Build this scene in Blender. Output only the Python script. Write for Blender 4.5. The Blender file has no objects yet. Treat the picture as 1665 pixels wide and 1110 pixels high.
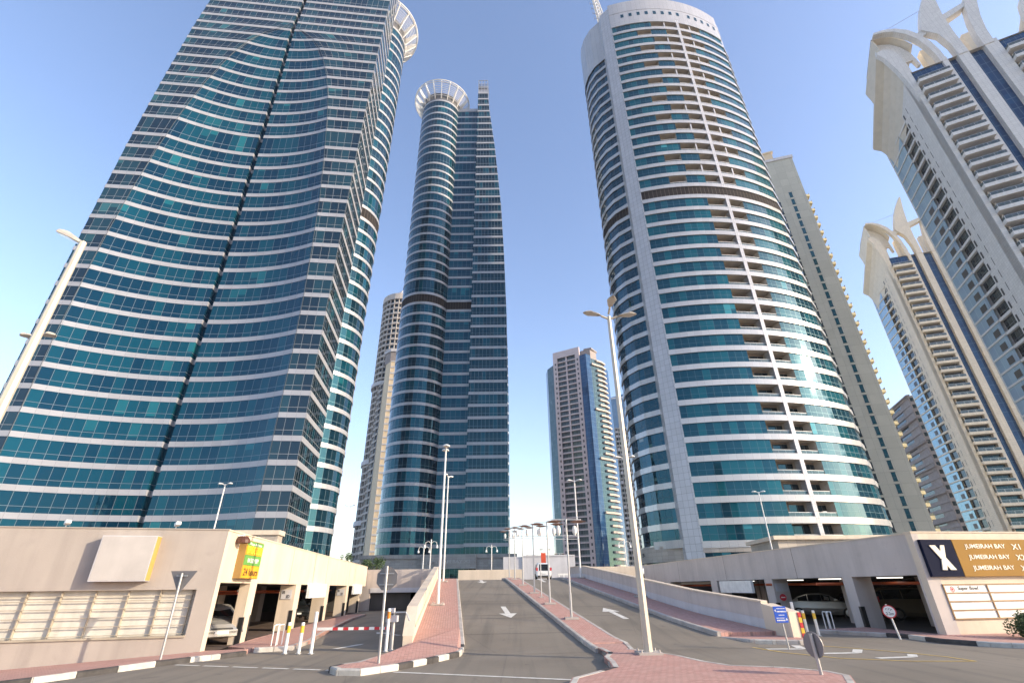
import bpy, math, random
from mathutils import Vector, Matrix
R = math.radians
sc = bpy.context.scene
COL = sc.collection
random.seed(7)

# ------------------------------------------------------------------ camera
cam_d = bpy.data.cameras.new("camera"); cam = bpy.data.objects.new("camera", cam_d); COL.objects.link(cam)
cam_d.sensor_width = 36.0; cam_d.lens = 36.0 * 780 / 1665.0
cam_d.clip_start = 0.1; cam_d.clip_end = 6000
_r = Vector((0.999926, 0.005559, -0.010859)); _u = Vector((0.0122, -0.45565, 0.890075)); _f = Vector((0.0, 0.890142, 0.455684))
cam.matrix_world = Matrix(((_r.x, _u.x, -_f.x, 0), (_r.y, _u.y, -_f.y, 0), (_r.z, _u.z, -_f.z, 2.0), (0, 0, 0, 1)))
sc.camera = cam

# ------------------------------------------------------------------ sky, sun, exposure
SUN_AZ, SUN_EL = R(108), R(20)
w = bpy.data.worlds.new("World"); sc.world = w; w.use_nodes = True
nt = w.node_tree; nt.nodes.clear()
sky = nt.nodes.new('ShaderNodeTexSky'); sky.sky_type = 'NISHITA'; sky.sun_disc = False
sky.sun_elevation = SUN_EL; sky.sun_rotation = SUN_AZ; sky.air_density = 1.0; sky.dust_density = 0.8; sky.ozone_density = 1.2; sky.altitude = 0
bg = nt.nodes.new('ShaderNodeBackground'); bg.inputs[1].default_value = 0.145
wo = nt.nodes.new('ShaderNodeOutputWorld')
hs = nt.nodes.new('ShaderNodeHueSaturation'); hs.inputs['Saturation'].default_value = 1.0
tm = nt.nodes.new('ShaderNodeMix'); tm.data_type = 'RGBA'; tm.blend_type = 'MULTIPLY'; tm.inputs[0].default_value = 1; tm.inputs[7].default_value = (1.05, .99, 1.05, 1)
nt.links.new(sky.outputs[0], tm.inputs[6]); nt.links.new(tm.outputs[2], hs.inputs['Color']); nt.links.new(hs.outputs[0], bg.inputs[0]); nt.links.new(bg.outputs[0], wo.inputs[0])
sl = bpy.data.lights.new("sun", 'SUN'); sl.energy = 2.8; sl.angle = R(0.5); sl.color = (1.0, 0.84, 0.62)
so = bpy.data.objects.new("sun", sl); COL.objects.link(so)
SD = Vector((math.sin(SUN_AZ) * math.cos(SUN_EL), math.cos(SUN_AZ) * math.cos(SUN_EL), math.sin(SUN_EL)))
so.rotation_euler = SD.to_track_quat('Z', 'Y').to_euler(); so.location = (60, -20, 80)
sc.view_settings.view_transform = 'Standard'; sc.view_settings.look = 'None'
sc.view_settings.exposure = 1.32; sc.view_settings.gamma = 1.0
sc.render.engine = 'CYCLES'
sc.cycles.max_bounces = 6; sc.cycles.diffuse_bounces = 3; sc.cycles.glossy_bounces = 4

# ------------------------------------------------------------------ object helpers
def link(o): COL.objects.link(o); return o
def thing(name, label, cat, loc=(0, 0, 0), rz=0.0, group=None):
    o = link(bpy.data.objects.new(name, None)); o.location = loc; o.rotation_euler = (0, 0, rz); o.empty_display_size = 0.5
    o['label'] = label; o['category'] = cat
    if group: o['group'] = group
    return o
def tag(o, label, cat, group=None):
    o['label'] = label; o['category'] = cat
    if group: o['group'] = group
    return o
def kind(o, k): o['kind'] = k; return o

class MB:
    def __init__(s): s.v = []; s.f = []; s.uv = []; s.m = []; s.sm = []
    def poly(s, pts, uvs=None, m=0, smooth=False):
        i = len(s.v); s.v += [tuple(p) for p in pts]; s.f.append(list(range(i, i + len(pts))))
        s.uv.append(uvs if uvs else [(p[0], p[1]) for p in pts]); s.m.append(m); s.sm.append(smooth)
    def hexa(s, c, m=0):
        # c: 8 corners, bottom 4 (CCW) then top 4
        for q in ((3, 2, 1, 0), (4, 5, 6, 7), (0, 1, 5, 4), (1, 2, 6, 5), (2, 3, 7, 6), (3, 0, 4, 7)):
            P = [c[k] for k in q]
            e1 = (Vector(P[1]) - Vector(P[0])).length; e2 = (Vector(P[2]) - Vector(P[1])).length
            s.poly(P, [(0, P[0][2]), (e1, P[0][2]), (e1, P[0][2] + e2), (0, P[0][2] + e2)], m)
    def box(s, x0, y0, z0, x1, y1, z1, m=0):
        s.hexa([(x0, y0, z0), (x1, y0, z0), (x1, y1, z0), (x0, y1, z0), (x0, y0, z1), (x1, y0, z1), (x1, y1, z1), (x0, y1, z1)], m)
    def prism(s, pts, z0, z1, m=0, top=True, bottom=True):
        n = len(pts)
        zz0 = z0 if isinstance(z0, (list, tuple)) else [z0] * n
        zz1 = z1 if isinstance(z1, (list, tuple)) else [z1] * n
        L = 0
        for i in range(n):
            a = pts[i]; b = pts[(i + 1) % n]; j = (i + 1) % n; d = math.hypot(b[0] - a[0], b[1] - a[1])
            s.poly([(a[0], a[1], zz0[i]), (b[0], b[1], zz0[j]), (b[0], b[1], zz1[j]), (a[0], a[1], zz1[i])],
                   [(L, zz0[i]), (L + d, zz0[j]), (L + d, zz1[j]), (L, zz1[i])], m); L += d
        if top: s.poly([(p[0], p[1], zz1[i]) for i, p in enumerate(pts)], None, m)
        if bottom: s.poly([(p[0], p[1], zz0[i]) for i, p in enumerate(pts)][::-1], None, m)
    def bar(s, a, b, wd, hd, m=0, up=(0, 0, 1)):
        a = Vector(a); b = Vector(b); d = (b - a).normalized(); u = Vector(up)
        if abs(d.dot(u)) > .98: u = Vector((1, 0, 0))
        x = d.cross(u).normalized(); y = x.cross(d).normalized(); x *= wd / 2; y *= hd / 2
        s.hexa([a - x - y, a + x - y, b + x - y, b - x - y, a - x + y, a + x + y, b + x + y, b - x + y], m)
    def tube(s, pts, r, n=10, m=0, cap=True, smooth=True):
        pts = [Vector(p) for p in pts]; rr = r if isinstance(r, (list, tuple)) else [r] * len(pts)
        rings = []
        x = None
        for i, p in enumerate(pts):
            d = (pts[min(i + 1, len(pts) - 1)] - pts[max(i - 1, 0)]).normalized()
            if x is None:
                u = Vector((0, 0, 1)) if abs(d.z) < .9 else Vector((1, 0, 0)); x = d.cross(u).normalized()
            x = (x - d * x.dot(d)).normalized(); y = d.cross(x)
            rings.append([p + (x * math.cos(2 * math.pi * k / n) + y * math.sin(2 * math.pi * k / n)) * rr[i] for k in range(n)])
        for i in range(len(rings) - 1):
            for k in range(n):
                j = (k + 1) % n
                s.poly([rings[i][k], rings[i][j], rings[i + 1][j], rings[i + 1][k]],
                       [(k / n, i), ((k + 1) / n, i), ((k + 1) / n, i + 1), (k / n, i + 1)], m, smooth)
        if cap:
            s.poly(rings[0][::-1], None, m); s.poly(rings[-1], None, m)
    def lathe(s, prof, c=(0, 0, 0), n=16, m=0, sx=1, sy=1, smooth=True):
        for i in range(len(prof) - 1):
            (r0, z0), (r1, z1) = prof[i], prof[i + 1]
            for k in range(n):
                a = 2 * math.pi * k / n; b = 2 * math.pi * (k + 1) / n
                P = [(c[0] + sx * r0 * math.cos(a), c[1] + sy * r0 * math.sin(a), c[2] + z0), (c[0] + sx * r0 * math.cos(b), c[1] + sy * r0 * math.sin(b), c[2] + z0),
                     (c[0] + sx * r1 * math.cos(b), c[1] + sy * r1 * math.sin(b), c[2] + z1), (c[0] + sx * r1 * math.cos(a), c[1] + sy * r1 * math.sin(a), c[2] + z1)]
                if r0 < 1e-6: P = P[1:]
                elif r1 < 1e-6: P = P[:3]
                s.poly(P, [(0, 0)] * len(P), m, smooth)
    def strip(s, P, z0, z1, U, v0, v1, Q=None, m=0):
        Q = Q or P
        for i in range(len(P) - 1):
            s.poly([(P[i][0], P[i][1], z0), (P[i + 1][0], P[i + 1][1], z0), (Q[i + 1][0], Q[i + 1][1], z1), (Q[i][0], Q[i][1], z1)],
                   [(U[i], v0), (U[i + 1], v0), (U[i + 1], v1), (U[i], v1)], m)
    def band(s, P, z0, z1, U, proud=.12, m=0, back=.0):
        A = offs(P, proud); B = offs(P, -back) if back else P; v0, v1 = z0, z1
        s.strip(A, z0, z1, U, v0, v1, None, m)
        for i in range(len(P) - 1):
            s.poly([(B[i][0], B[i][1], z1), (A[i][0], A[i][1], z1), (A[i + 1][0], A[i + 1][1], z1), (B[i + 1][0], B[i + 1][1], z1)], [(U[i], 0), (U[i], .1), (U[i + 1], .1), (U[i + 1], 0)], m)
            s.poly([(A[i][0], A[i][1], z0), (B[i][0], B[i][1], z0), (B[i + 1][0], B[i + 1][1], z0), (A[i + 1][0], A[i + 1][1], z0)], [(U[i], .1), (U[i], 0), (U[i + 1], 0), (U[i + 1], .1)], m)
        for i in (0, len(P) - 1):
            s.poly([(B[i][0], B[i][1], z0), (A[i][0], A[i][1], z0), (A[i][0], A[i][1], z1), (B[i][0], B[i][1], z1)], None, m)
    def build(s, name, mats, parent=None, label=None, bevel=0):
        me = bpy.data.meshes.new(name); off = Vector(parent_loc(parent)) if parent else Vector((0, 0, 0))
        me.from_pydata([tuple(Vector(v) - off) for v in s.v], [], s.f)
        if not isinstance(mats, (list, tuple)): mats = [mats]
        for mt in mats: me.materials.append(mt)
        uvl = me.uv_layers.new(name="UVMap")
        k = 0
        for fi, f in enumerate(s.f):
            for j in range(len(f)):
                uvl.data[k].uv = s.uv[fi][j][:2]; k += 1
        me.polygons.foreach_set("material_index", s.m); me.polygons.foreach_set("use_smooth", s.sm)
        me.update()
        o = link(bpy.data.objects.new(name, me))
        if parent: o.parent = parent
        if label: o['label'] = label
        if bevel:
            b = o.modifiers.new("bevel", 'BEVEL'); b.width = bevel; b.segments = 2; b.limit_method = 'ANGLE'
        return o
WORLD = {}
def parent_loc(p):
    # world translation of a (unrotated, or built-at-origin) parent chain
    l = Vector((0, 0, 0))
    while p is not None:
        l = l + Vector(p.location); p = p.parent
    return l
def offs(P, d):
    n = len(P); out = []
    closed = n > 3 and math.hypot(P[0][0] - P[-1][0], P[0][1] - P[-1][1]) < 1e-6
    for i in range(n):
        if closed: a = P[i - 1] if i > 0 else P[-2]; b = P[i + 1] if i < n - 1 else P[1]
        else: a = P[max(i - 1, 0)]; b = P[min(i + 1, n - 1)]
        p = P[i]
        def nn(q, r):
            dx, dy = r[0] - q[0], r[1] - q[1]; L = math.hypot(dx, dy)
            return (dy / L, -dx / L) if L > 1e-9 else None
        n1 = nn(a, p); n2 = nn(p, b); n1 = n1 or n2; n2 = n2 or n1
        mx, my = n1[0] + n2[0], n1[1] + n2[1]; L = math.hypot(mx, my) or 1
        mx /= L; my /= L; c = max(.35, mx * n1[0] + my * n1[1])
        out.append((p[0] + mx * d / c, p[1] + my * d / c))
    return out
def cumul(P, u0=0):
    U = [u0]
    for i in range(1, len(P)): U.append(U[-1] + math.hypot(P[i][0] - P[i - 1][0], P[i][1] - P[i - 1][1]))
    return U
def resample(a, b, step):
    L = math.hypot(b[0] - a[0], b[1] - a[1]); n = max(1, round(L / step))
    return [(a[0] + (b[0] - a[0]) * i / n, a[1] + (b[1] - a[1]) * i / n) for i in range(n + 1)]
def pathres(pts, step):
    out = [pts[0]]
    for i in range(len(pts) - 1): out += resample(pts[i], pts[i + 1], step)[1:]
    return out

def copy_tree(o, parent=None):
    c = o.copy(); COL.objects.link(c); c.parent = parent
    for ch in list(o.children): copy_tree(ch, c)
    return c

# ------------------------------------------------------------------ materials
def newmat(name):
    m = bpy.data.materials.new(name); m.use_nodes = True; n = m.node_tree; n.nodes.clear()
    out = n.nodes.new('ShaderNodeOutputMaterial'); b = n.nodes.new('ShaderNodeBsdfPrincipled'); n.links.new(b.outputs[0], out.inputs[0])
    return m, n, b, out
def N(n, t, **kw):
    x = n.nodes.new(t)
    for k, v in kw.items(): setattr(x, k, v)
    return x
def math_(n, op, a, b=None, c=None):
    x = N(n, 'ShaderNodeMath', operation=op)
    for i, q in enumerate((a, b, c)):
        if q is None: continue
        if isinstance(q, (int, float)): x.inputs[i].default_value = q
        else: n.links.new(q, x.inputs[i])
    return x.outputs[0]
def mixc(n, f, a, b, mode='MIX'):
    x = N(n, 'ShaderNodeMix', data_type='RGBA', blend_type=mode)
    if isinstance(f, (int, float)): x.inputs[0].default_value = f
    else: n.links.new(f, x.inputs[0])
    for i, q in ((6, a), (7, b)):
        if isinstance(q, tuple): x.inputs[i].default_value = (*q[:3], 1)
        else: n.links.new(q, x.inputs[i])
    return x.outputs[2]
def noise(n, scale, detail=4, coord='Object', rough=.55, vec=None):
    t = N(n, 'ShaderNodeTexNoise'); t.inputs['Scale'].default_value = scale; t.inputs['Detail'].default_value = detail; t.inputs['Roughness'].default_value = rough
    if vec is None:
        tc = N(n, 'ShaderNodeTexCoord'); vec = tc.outputs[coord]
    n.links.new(vec, t.inputs['Vector']); return t.outputs[0]
def ramp(n, f, a, b, lo=0., hi=1.):
    x = N(n, 'ShaderNodeMapRange'); n.links.new(f, x.inputs[0]); x.inputs[1].default_value = a; x.inputs[2].default_value = b; x.inputs[3].default_value = lo; x.inputs[4].default_value = hi
    return x.outputs[0]
_pc = {}
def paint(name, col, rough=.6, metal=0., var=.12, sc1=.6, bump=.0, bsc=40, spec=.5, dirt=0.):
    if name in _pc: return _pc[name]
    m, n, b, o = newmat(name)
    f = noise(n, sc1, 5)
    d = tuple(max(0, c * (1 - var * 1.6)) for c in col); l = tuple(min(1, c * (1 + var)) for c in col)
    c = mixc(n, ramp(n, f, .3, .7), d, l)
    if dirt: c = mixc(n, ramp(n, noise(n, 2.3, 6), .60, .72, 0, dirt * .6), c, tuple(x * .6 for x in col))
    if dirt:
        tc = N(n, 'ShaderNodeTexCoord'); mp = N(n, 'ShaderNodeMapping'); mp.inputs['Scale'].default_value = (1.6, 1.6, .12); n.links.new(tc.outputs['Object'], mp.inputs[0])
        f2 = noise(n, 1.2, 6, vec=mp.outputs[0]); c = mixc(n, ramp(n, f2, .46, .74, 0, dirt), c, tuple(x * .45 for x in col))
    n.links.new(c, b.inputs['Base Color']); b.inputs['Roughness'].default_value = rough; b.inputs['Metallic'].default_value = metal
    b.inputs['Specular IOR Level'].default_value = spec
    if bump:
        bp = N(n, 'ShaderNodeBump'); bp.inputs['Strength'].default_value = bump; bp.inputs['Distance'].default_value = .02
        n.links.new(noise(n, bsc, 3), bp.inputs['Height']); n.links.new(bp.outputs[0], b.inputs['Normal'])
    _pc[name] = m; return m
def panel(name, col, pw=1.5, ph=10., rough=.35, metal=0.1, var=.06, joint=.02, jcol=None, spec=.5, voff=0):
    """cladding panels with thin open joints, laid out in UV metres"""
    m, n, b, o = newmat(name)
    uv = N(n, 'ShaderNodeUVMap'); s = N(n, 'ShaderNodeSeparateXYZ'); n.links.new(uv.outputs[0], s.inputs[0])
    a = math_(n, 'DIVIDE', s.outputs[0], pw); c = math_(n, 'DIVIDE', math_(n, 'ADD', s.outputs[1], voff), ph)
    fu = math_(n, 'FRACT', a); fv = math_(n, 'FRACT', c)
    j = math_(n, 'MAXIMUM', math_(n, 'LESS_THAN', fu, joint / pw), math_(n, 'LESS_THAN', fv, joint / ph))
    cb = N(n, 'ShaderNodeCombineXYZ'); n.links.new(math_(n, 'FLOOR', a), cb.inputs[0]); n.links.new(math_(n, 'FLOOR', c), cb.inputs[1])
    wn = N(n, 'ShaderNodeTexWhiteNoise', noise_dimensions='2D'); n.links.new(cb.outputs[0], wn.inputs['Vector'])
    cc = mixc(n, wn.outputs[0], tuple(x * (1 - var) for x in col), tuple(min(1, x * (1 + var)) for x in col))
    cc = mixc(n, ramp(n, noise(n, .35, 5), .35, .7, 0, .35), cc, tuple(x * .8 for x in col))
    cc = mixc(n, j, cc, jcol or tuple(x * .3 for x in col))
    n.links.new(cc, b.inputs['Base Color']); b.inputs['Roughness'].default_value = rough; b.inputs['Metallic'].default_value = metal; b.inputs['Specular IOR Level'].default_value = spec
    return m
def glassmat(name, pane=1.5, dark=(.002, .022, .046), mid=(.003, .050, .078), light=(.014, .125, .155), frame=(.15, .16, .18), mull=.06, trans=.3, tw=.012,
             p1=.47, p2=.76, ior=1.62, tilt=.014, fhm=3.8, tint=(.25, .74, .92), rough=.02, clus=.62):
    """reflective window band: UV x in metres along the wall, y in storeys"""
    m, n, b, o = newmat(name)
    uv = N(n, 'ShaderNodeUVMap'); s = N(n, 'ShaderNodeSeparateXYZ'); n.links.new(uv.outputs[0], s.inputs[0])
    a = math_(n, 'DIVIDE', s.outputs[0], pane); fu = math_(n, 'FRACT', a); iu = math_(n, 'FLOOR', a)
    fv = math_(n, 'FRACT', s.outputs[1]); iv = math_(n, 'FLOOR', s.outputs[1])
    cb = N(n, 'ShaderNodeCombineXYZ'); n.links.new(iu, cb.inputs[0]); n.links.new(iv, cb.inputs[1])
    wn = N(n, 'ShaderNodeTexWhiteNoise', noise_dimensions='2D'); n.links.new(cb.outputs[0], wn.inputs['Vector'])
    mp = N(n, 'ShaderNodeMapping'); mp.inputs['Scale'].default_value = (.28, 3.7, 1); n.links.new(cb.outputs[0], mp.inputs[0])
    cl = noise(n, 1.0, 2, vec=mp.outputs[0])
    r = math_(n, 'ADD', math_(n, 'MULTIPLY', wn.outputs[0], 1 - clus), math_(n, 'MULTIPLY', ramp(n, cl, .3, .7), clus))
    big = math_(n, 'LESS_THAN', p1, r); bl = math_(n, 'LESS_THAN', p2, r)
    # blinds drawn down to a random height
    s2 = N(n, 'ShaderNodeSeparateColor'); n.links.new(wn.outputs[1], s2.inputs[0])
    bh = math_(n, 'LESS_THAN', math_(n, 'MULTIPLY', s2.outputs[1], .9), fv)
    c = mixc(n, big, dark, mid); c = mixc(n, math_(n, 'MULTIPLY', bl, bh), c, light)
    c = mixc(n, ramp(n, s2.outputs[2], 0, 1, 0, .5), c, dark)
    t1 = math_(n, 'LESS_THAN', math_(n, 'ABSOLUTE', math_(n, 'SUBTRACT', fv, trans)), tw)
    fm = math_(n, 'MAXIMUM', math_(n, 'LESS_THAN', fu, mull / pane), t1)
    c = mixc(n, math_(n, 'MULTIPLY', fm, .999), c, frame)
    n.links.new(c, b.inputs['Base Color'])
    n.links.new(ramp(n, fm, 0, 1, rough, .45), b.inputs['Roughness'])
    b.inputs['IOR'].default_value = ior; b.inputs['Specular Tint'].default_value = (*tint, 1)
    ge = N(n, 'ShaderNodeNewGeometry')
    vs = N(n, 'ShaderNodeVectorMath', operation='SUBTRACT'); n.links.new(wn.outputs[1], vs.inputs[0]); vs.inputs[1].default_value = (.5, .5, .5)
    vm = N(n, 'ShaderNodeVectorMath', operation='SCALE'); n.links.new(vs.outputs[0], vm.inputs[0]); vm.inputs['Scale'].default_value = tilt
    va = N(n, 'ShaderNodeVectorMath', operation='ADD'); n.links.new(ge.outputs['Normal'], va.inputs[0]); n.links.new(vm.outputs[0], va.inputs[1])
    vn = N(n, 'ShaderNodeVectorMath', operation='NORMALIZE'); n.links.new(va.outputs[0], vn.inputs[0])
    bp = N(n, 'ShaderNodeBump'); bp.inputs['Strength'].default_value = .12; bp.inputs['Distance'].default_value = .05
    n.links.new(noise(n, .45, 1), bp.inputs['Height']); n.links.new(vn.outputs[0], bp.inputs['Normal'])
    n.links.new(bp.outputs[0], b.inputs['Normal'])
    return m

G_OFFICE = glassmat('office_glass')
G_FLAT = glassmat('office_glass_grey_reflection', dark=(.006, .019, .032), mid=(.010, .044, .062), light=(.03, .12, .14), frame=(.24, .24, .24), tint=(.65, .82, .95))  # greyer reflection of the flat face put into its glass colour
G_CYL = glassmat('cylinder_glass', pane=1.26, dark=(.004, .02, .035), p1=.6, p2=.93, frame=(.12, .15, .17))
G_SIDE = glassmat('side_glass', pane=1.15, dark=(.003, .013, .022), frame=(.22, .22, .22), p1=.6, p2=.93, mull=.07)
G_APT = glassmat('apartment_glass', pane=1.35, rough=.055, dark=(.003, .032, .052), mid=(.005, .078, .102), light=(.05, .26, .30), frame=(.05, .07, .09), fhm=3.45, p1=.5, p2=.86, trans=.42, tilt=.022)
G_APTD = glassmat('apartment_side_glass', pane=1.3, dark=(.004, .012, .02), mid=(.01, .05, .09), light=(.25, .27, .27), frame=(.06, .07, .08), p1=.6, p2=.95, trans=.42)
G_BLUE = glassmat('blue_strip_glass', ior=1.5, tint=(.4, .7, 1), pane=1.1, dark=(.006, .035, .10), mid=(.010, .055, .14), light=(.05, .14, .22), frame=(.07, .12, .17), trans=.5, p1=.5, p2=.93, mull=.08, tw=.02)
G_SILV = glassmat('silver_glass', pane=2.6, dark=(.30, .39, .50), mid=(.35, .45, .57), light=(.42, .50, .59), frame=(.45, .46, .48), trans=2., p1=.4, p2=.9, ior=2.6, tilt=.02)
G_DARK = glassmat('dark_window_glass', pane=1.6, dark=(.012, .016, .022), mid=(.025, .04, .05), light=(.12, .15, .16), frame=(.12, .12, .12), trans=.4, p1=.6, p2=.93, ior=1.6)
ALU = panel('white_aluminium', (.36, .37, .40), pw=1.5, rough=.38, metal=.15)
ALU2 = panel('cream_white_cladding', (.47, .465, .46), pw=1.35, rough=.24, metal=.25, spec=.8)
ALUP = panel('white_cladding_tiles', (.47, .475, .50), pw=.95, ph=1.14, rough=.34, metal=.12, joint=.035)
LOUV = panel('dark_louvre', (.030, .027, .028), pw=.9, rough=.8, joint=.08, metal=0, spec=.08, jcol=(.12, .11, .10))
BLK = paint('black_recess', (.01, .012, .016), .4)
STONE = panel('beige_stone', (.42, .37, .31), pw=1.2, ph=.6, rough=.7, metal=0, joint=.015, var=.14)
GSTONE = panel('grey_stone', (.34, .33, .31), pw=1.1, ph=.55, rough=.7, metal=0, joint=.015, var=.16)
CREAM = paint('cream_render', (.64, .54, .42), .75, dirt=.25, bump=.15, bsc=25, var=.05)
CREAMG = paint('greige_render', (.50, .43, .38), .8, dirt=.3, bump=.15, bsc=25, var=.06)
GREIGE = paint('rose_grey_render', (.54, .48, .44), .8, dirt=.3, bump=.15, bsc=25, var=.06)
COVE = paint('pale_cove', (.62, .57, .48), .75, var=.05)
GREIGEL = paint('warm_grey_render', (.40, .352, .31), .85, dirt=.3, bump=.15, bsc=25, var=.06)
PALE = paint('pale_grey_render', (.55, .54, .55), .8, dirt=.25, var=.06)
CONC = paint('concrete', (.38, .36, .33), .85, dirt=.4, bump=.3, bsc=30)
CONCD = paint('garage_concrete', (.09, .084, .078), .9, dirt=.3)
METAL = paint('galvanised_metal', (.46, .46, .46), .42, metal=.7, var=.1)
WMETAL = paint('white_painted_metal', (.72, .71, .68), .4, var=.05)
CMETAL = paint('cream_lamp_metal', (.58, .52, .42), .45, metal=.2, var=.1, dirt=.3)
RUST = paint('rusty_disc', (.27, .15, .10), .6, var=.2, sc1=3)
LENS = paint('lamp_lens', (.72, .70, .62), .15)
BLACKP = paint('black_paint', (.02, .02, .02), .5)
YELLOWP = paint('yellow_paint', (.80, .50, .04), .5)
REDP = paint('red_paint', (.55, .03, .04), .45)
WHITEP = paint('white_paint', (.80, .79, .75), .5, var=.08, sc1=3)
NAVY = paint('navy_panel', (.006, .010, .032), .75, spec=.08)
GOLD = paint('gold_panel', (.33, .185, .045), .7, var=.05, spec=.1)
BROWNF = paint('brown_frame', (.28, .16, .06), .5)
GREENP = paint('green_panel', (.13, .33, .06), .4)
ORANGEP = paint('orange_yellow_panel', (.72, .38, .02), .5)
BLUEP = paint('blue_sign', (.02, .10, .55), .35)
TANP = paint('tan_panel', (.33, .20, .06), .6)
SIGNB = paint('sign_back_grey', (.22, .21, .21), .5, metal=.3)
T6C = paint('warm_cream_concrete', (.68, .62, .51), .7, var=.05, dirt=.15)
T7C = panel('pale_stone_cladding', (.66, .65, .63), pw=.9, ph=.6, rough=.65, metal=0, joint=.018, var=.05)
T6S = panel('warm_stone_cladding', (.68, .61, .49), pw=.9, ph=.6, rough=.65, metal=0, joint=.018, var=.05)
T5C = panel('greenish_concrete', (.43, .43, .37), pw=3.2, ph=3.5, rough=.85, metal=0, joint=.03, var=.06)
PINK = panel('pink_render', (.56, .47, .46), pw=50, ph=3.5, rough=.8, metal=0, var=.04)
BROWN = paint('brown_render', (.27, .24, .23), .8)
TANW = paint('tan_wall', (.68, .55, .38), .8, var=.05)
T3W = paint('beige_grid', (.46, .42, .38), .8)

def ground_mats():
    # asphalt
    m, n, b, o = newmat('asphalt')
    c = mixc(n, ramp(n, noise(n, .25, 6), .3, .7), (.150, .124, .090), (.225, .188, .140))
    c = mixc(n, ramp(n, noise(n, 90, 2), .35, .75, 0, .5), c, (.24, .225, .20))
    mp = N(n, 'ShaderNodeMapping'); mp.inputs['Scale'].default_value = (3.5, .10, 1); mp.inputs['Rotation'].default_value = (0, 0, R(-6.7))
    tc = N(n, 'ShaderNodeTexCoord'); n.links.new(tc.outputs['Object'], mp.inputs[0])
    c = mixc(n, ramp(n, noise(n, .6, 4, vec=mp.outputs[0]), .5, .72, 0, .45), c, (.075, .069, .060))
    vo = N(n, 'ShaderNodeTexVoronoi', feature='DISTANCE_TO_EDGE'); vo.inputs['Scale'].default_value = .16; n.links.new(tc.outputs['Object'], vo.inputs['Vector'])
    c = mixc(n, ramp(n, vo.outputs[0], 0, .004, .25, 0), c, (.05, .037, .034))
    c = mixc(n, ramp(n, noise(n, 1.3, 3), .66, .74, 0, .5), c, (.06, .054, .046)); c = mixc(n, ramp(n, noise(n, .13, 2), .48, .5, 0, .16), c, (.24, .21, .17))
    n.links.new(c, b.inputs['Base Color']); b.inputs['Roughness'].default_value = .82
    bp = N(n, 'ShaderNodeBump'); bp.inputs['Strength'].default_value = .35; bp.inputs['Distance'].default_value = .01; n.links.new(noise(n, 120, 2), bp.inputs['Height']); n.links.new(bp.outputs[0], b.inputs['Normal'])
    asp = m
    # block paving
    m, n, b, o = newmat('pink_block_paving')
    uv = N(n, 'ShaderNodeUVMap')
    br = N(n, 'ShaderNodeTexBrick'); n.links.new(uv.outputs[0], br.inputs['Vector']); br.inputs['Scale'].default_value = 1.0
    br.inputs['Brick Width'].default_value = .22; br.inputs['Row Height'].default_value = .11; br.inputs['Mortar Size'].default_value = .008; br.inputs['Mortar Smooth'].default_value = .2
    br.inputs['Color1'].default_value = (.46, .235, .19, 1); br.inputs['Color2'].default_value = (.54, .31, .255, 1); br.inputs['Mortar'].default_value = (.22, .13, .11, 1)
    c = mixc(n, ramp(n, noise(n, .7, 5), .35, .75, 0, .45), br.outputs[0], (.40, .27, .22))
    c = mixc(n, ramp(n, noise(n, 3.2, 4), .62, .72, 0, .35), c, (.18, .12, .10))
    n.links.new(c, b.inputs['Base Color']); b.inputs['Roughness'].default_value = .85
    pav = m
    sand = paint('sand', (.42, .34, .25), .95, bump=.4, bsc=8)
    return asp, pav, sand
ASPH, PAVE, SAND = ground_mats()
KERBW = paint('kerb_white', (.54, .51, .45), .7, var=.15, sc1=4, dirt=.4)
KERBB = paint('kerb_black', (.055, .05, .048), .7, var=.3, sc1=4)
KERBC = paint('kerb_concrete', (.44, .40, .36), .85, var=.15, sc1=2, dirt=.3)
ROADW = paint('worn_white_line', (.66, .64, .58), .7, var=.15, sc1=6)
ROADY = paint('worn_yellow_line', (.60, .42, .12), .7, var=.2, sc1=5)
TAR = paint('tar_joint', (.045, .042, .04), .8)

# ------------------------------------------------------------------ ramp frame
RU = (-.1167, .9932); RN = (.9932, .1167)      # along and across the ramp
def rp(a, s): return (a * RN[0] + s * RU[0], a * RN[1] + s * RU[1])
def rz(s):
    x = s - 20.0
    if x <= -1: return 0.
    if x < 1: return .087 * (x + 1) ** 2 / 4
    t = .087 * x
    if s < 49.3: return t
    if s < 52.3: k = (s - 49.3) / 3; return .087 * 29.3 + .087 * 3 * (k - k * k / 2)
    return .087 * 29.3 + .1305
DECK = rz(60)   # 2.68
def s_of(x, y): return x * RU[0] + y * RU[1]
def gz(x, y): return -.055 * max(0, -10.5 - x) - .03 * max(0, x - 17.5) if y < 24 else 0.

# ------------------------------------------------------------------ ground, roads, pavements
m = MB(); m.poly([(-2500, -2500, -1.2), (2500, -2500, -1.2), (2500, 2500, -1.2), (-2500, 2500, -1.2)]); kind(m.build('ground', SAND), 'structure')
m = MB()
xs = [-70, -50, -35, -25, -18, -14, -10.5, -6, 0, 6, 12, 17.5, 21, 26, 35, 50, 70]; ys = [-60, -30, -12, 0, 8, 14, 19, 23.9, 24, 40, 56.5]
for i in range(len(xs) - 1):
    for j in range(len(ys) - 1):
        q = [(xs[i], ys[j]), (xs[i + 1], ys[j]), (xs[i + 1], ys[j + 1]), (xs[i], ys[j + 1])]
        m.poly([(x, y, gz(x, y if y != 24 else 25)) for x, y in q])
kind(m.build('road', ASPH), 'structure')
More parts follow.
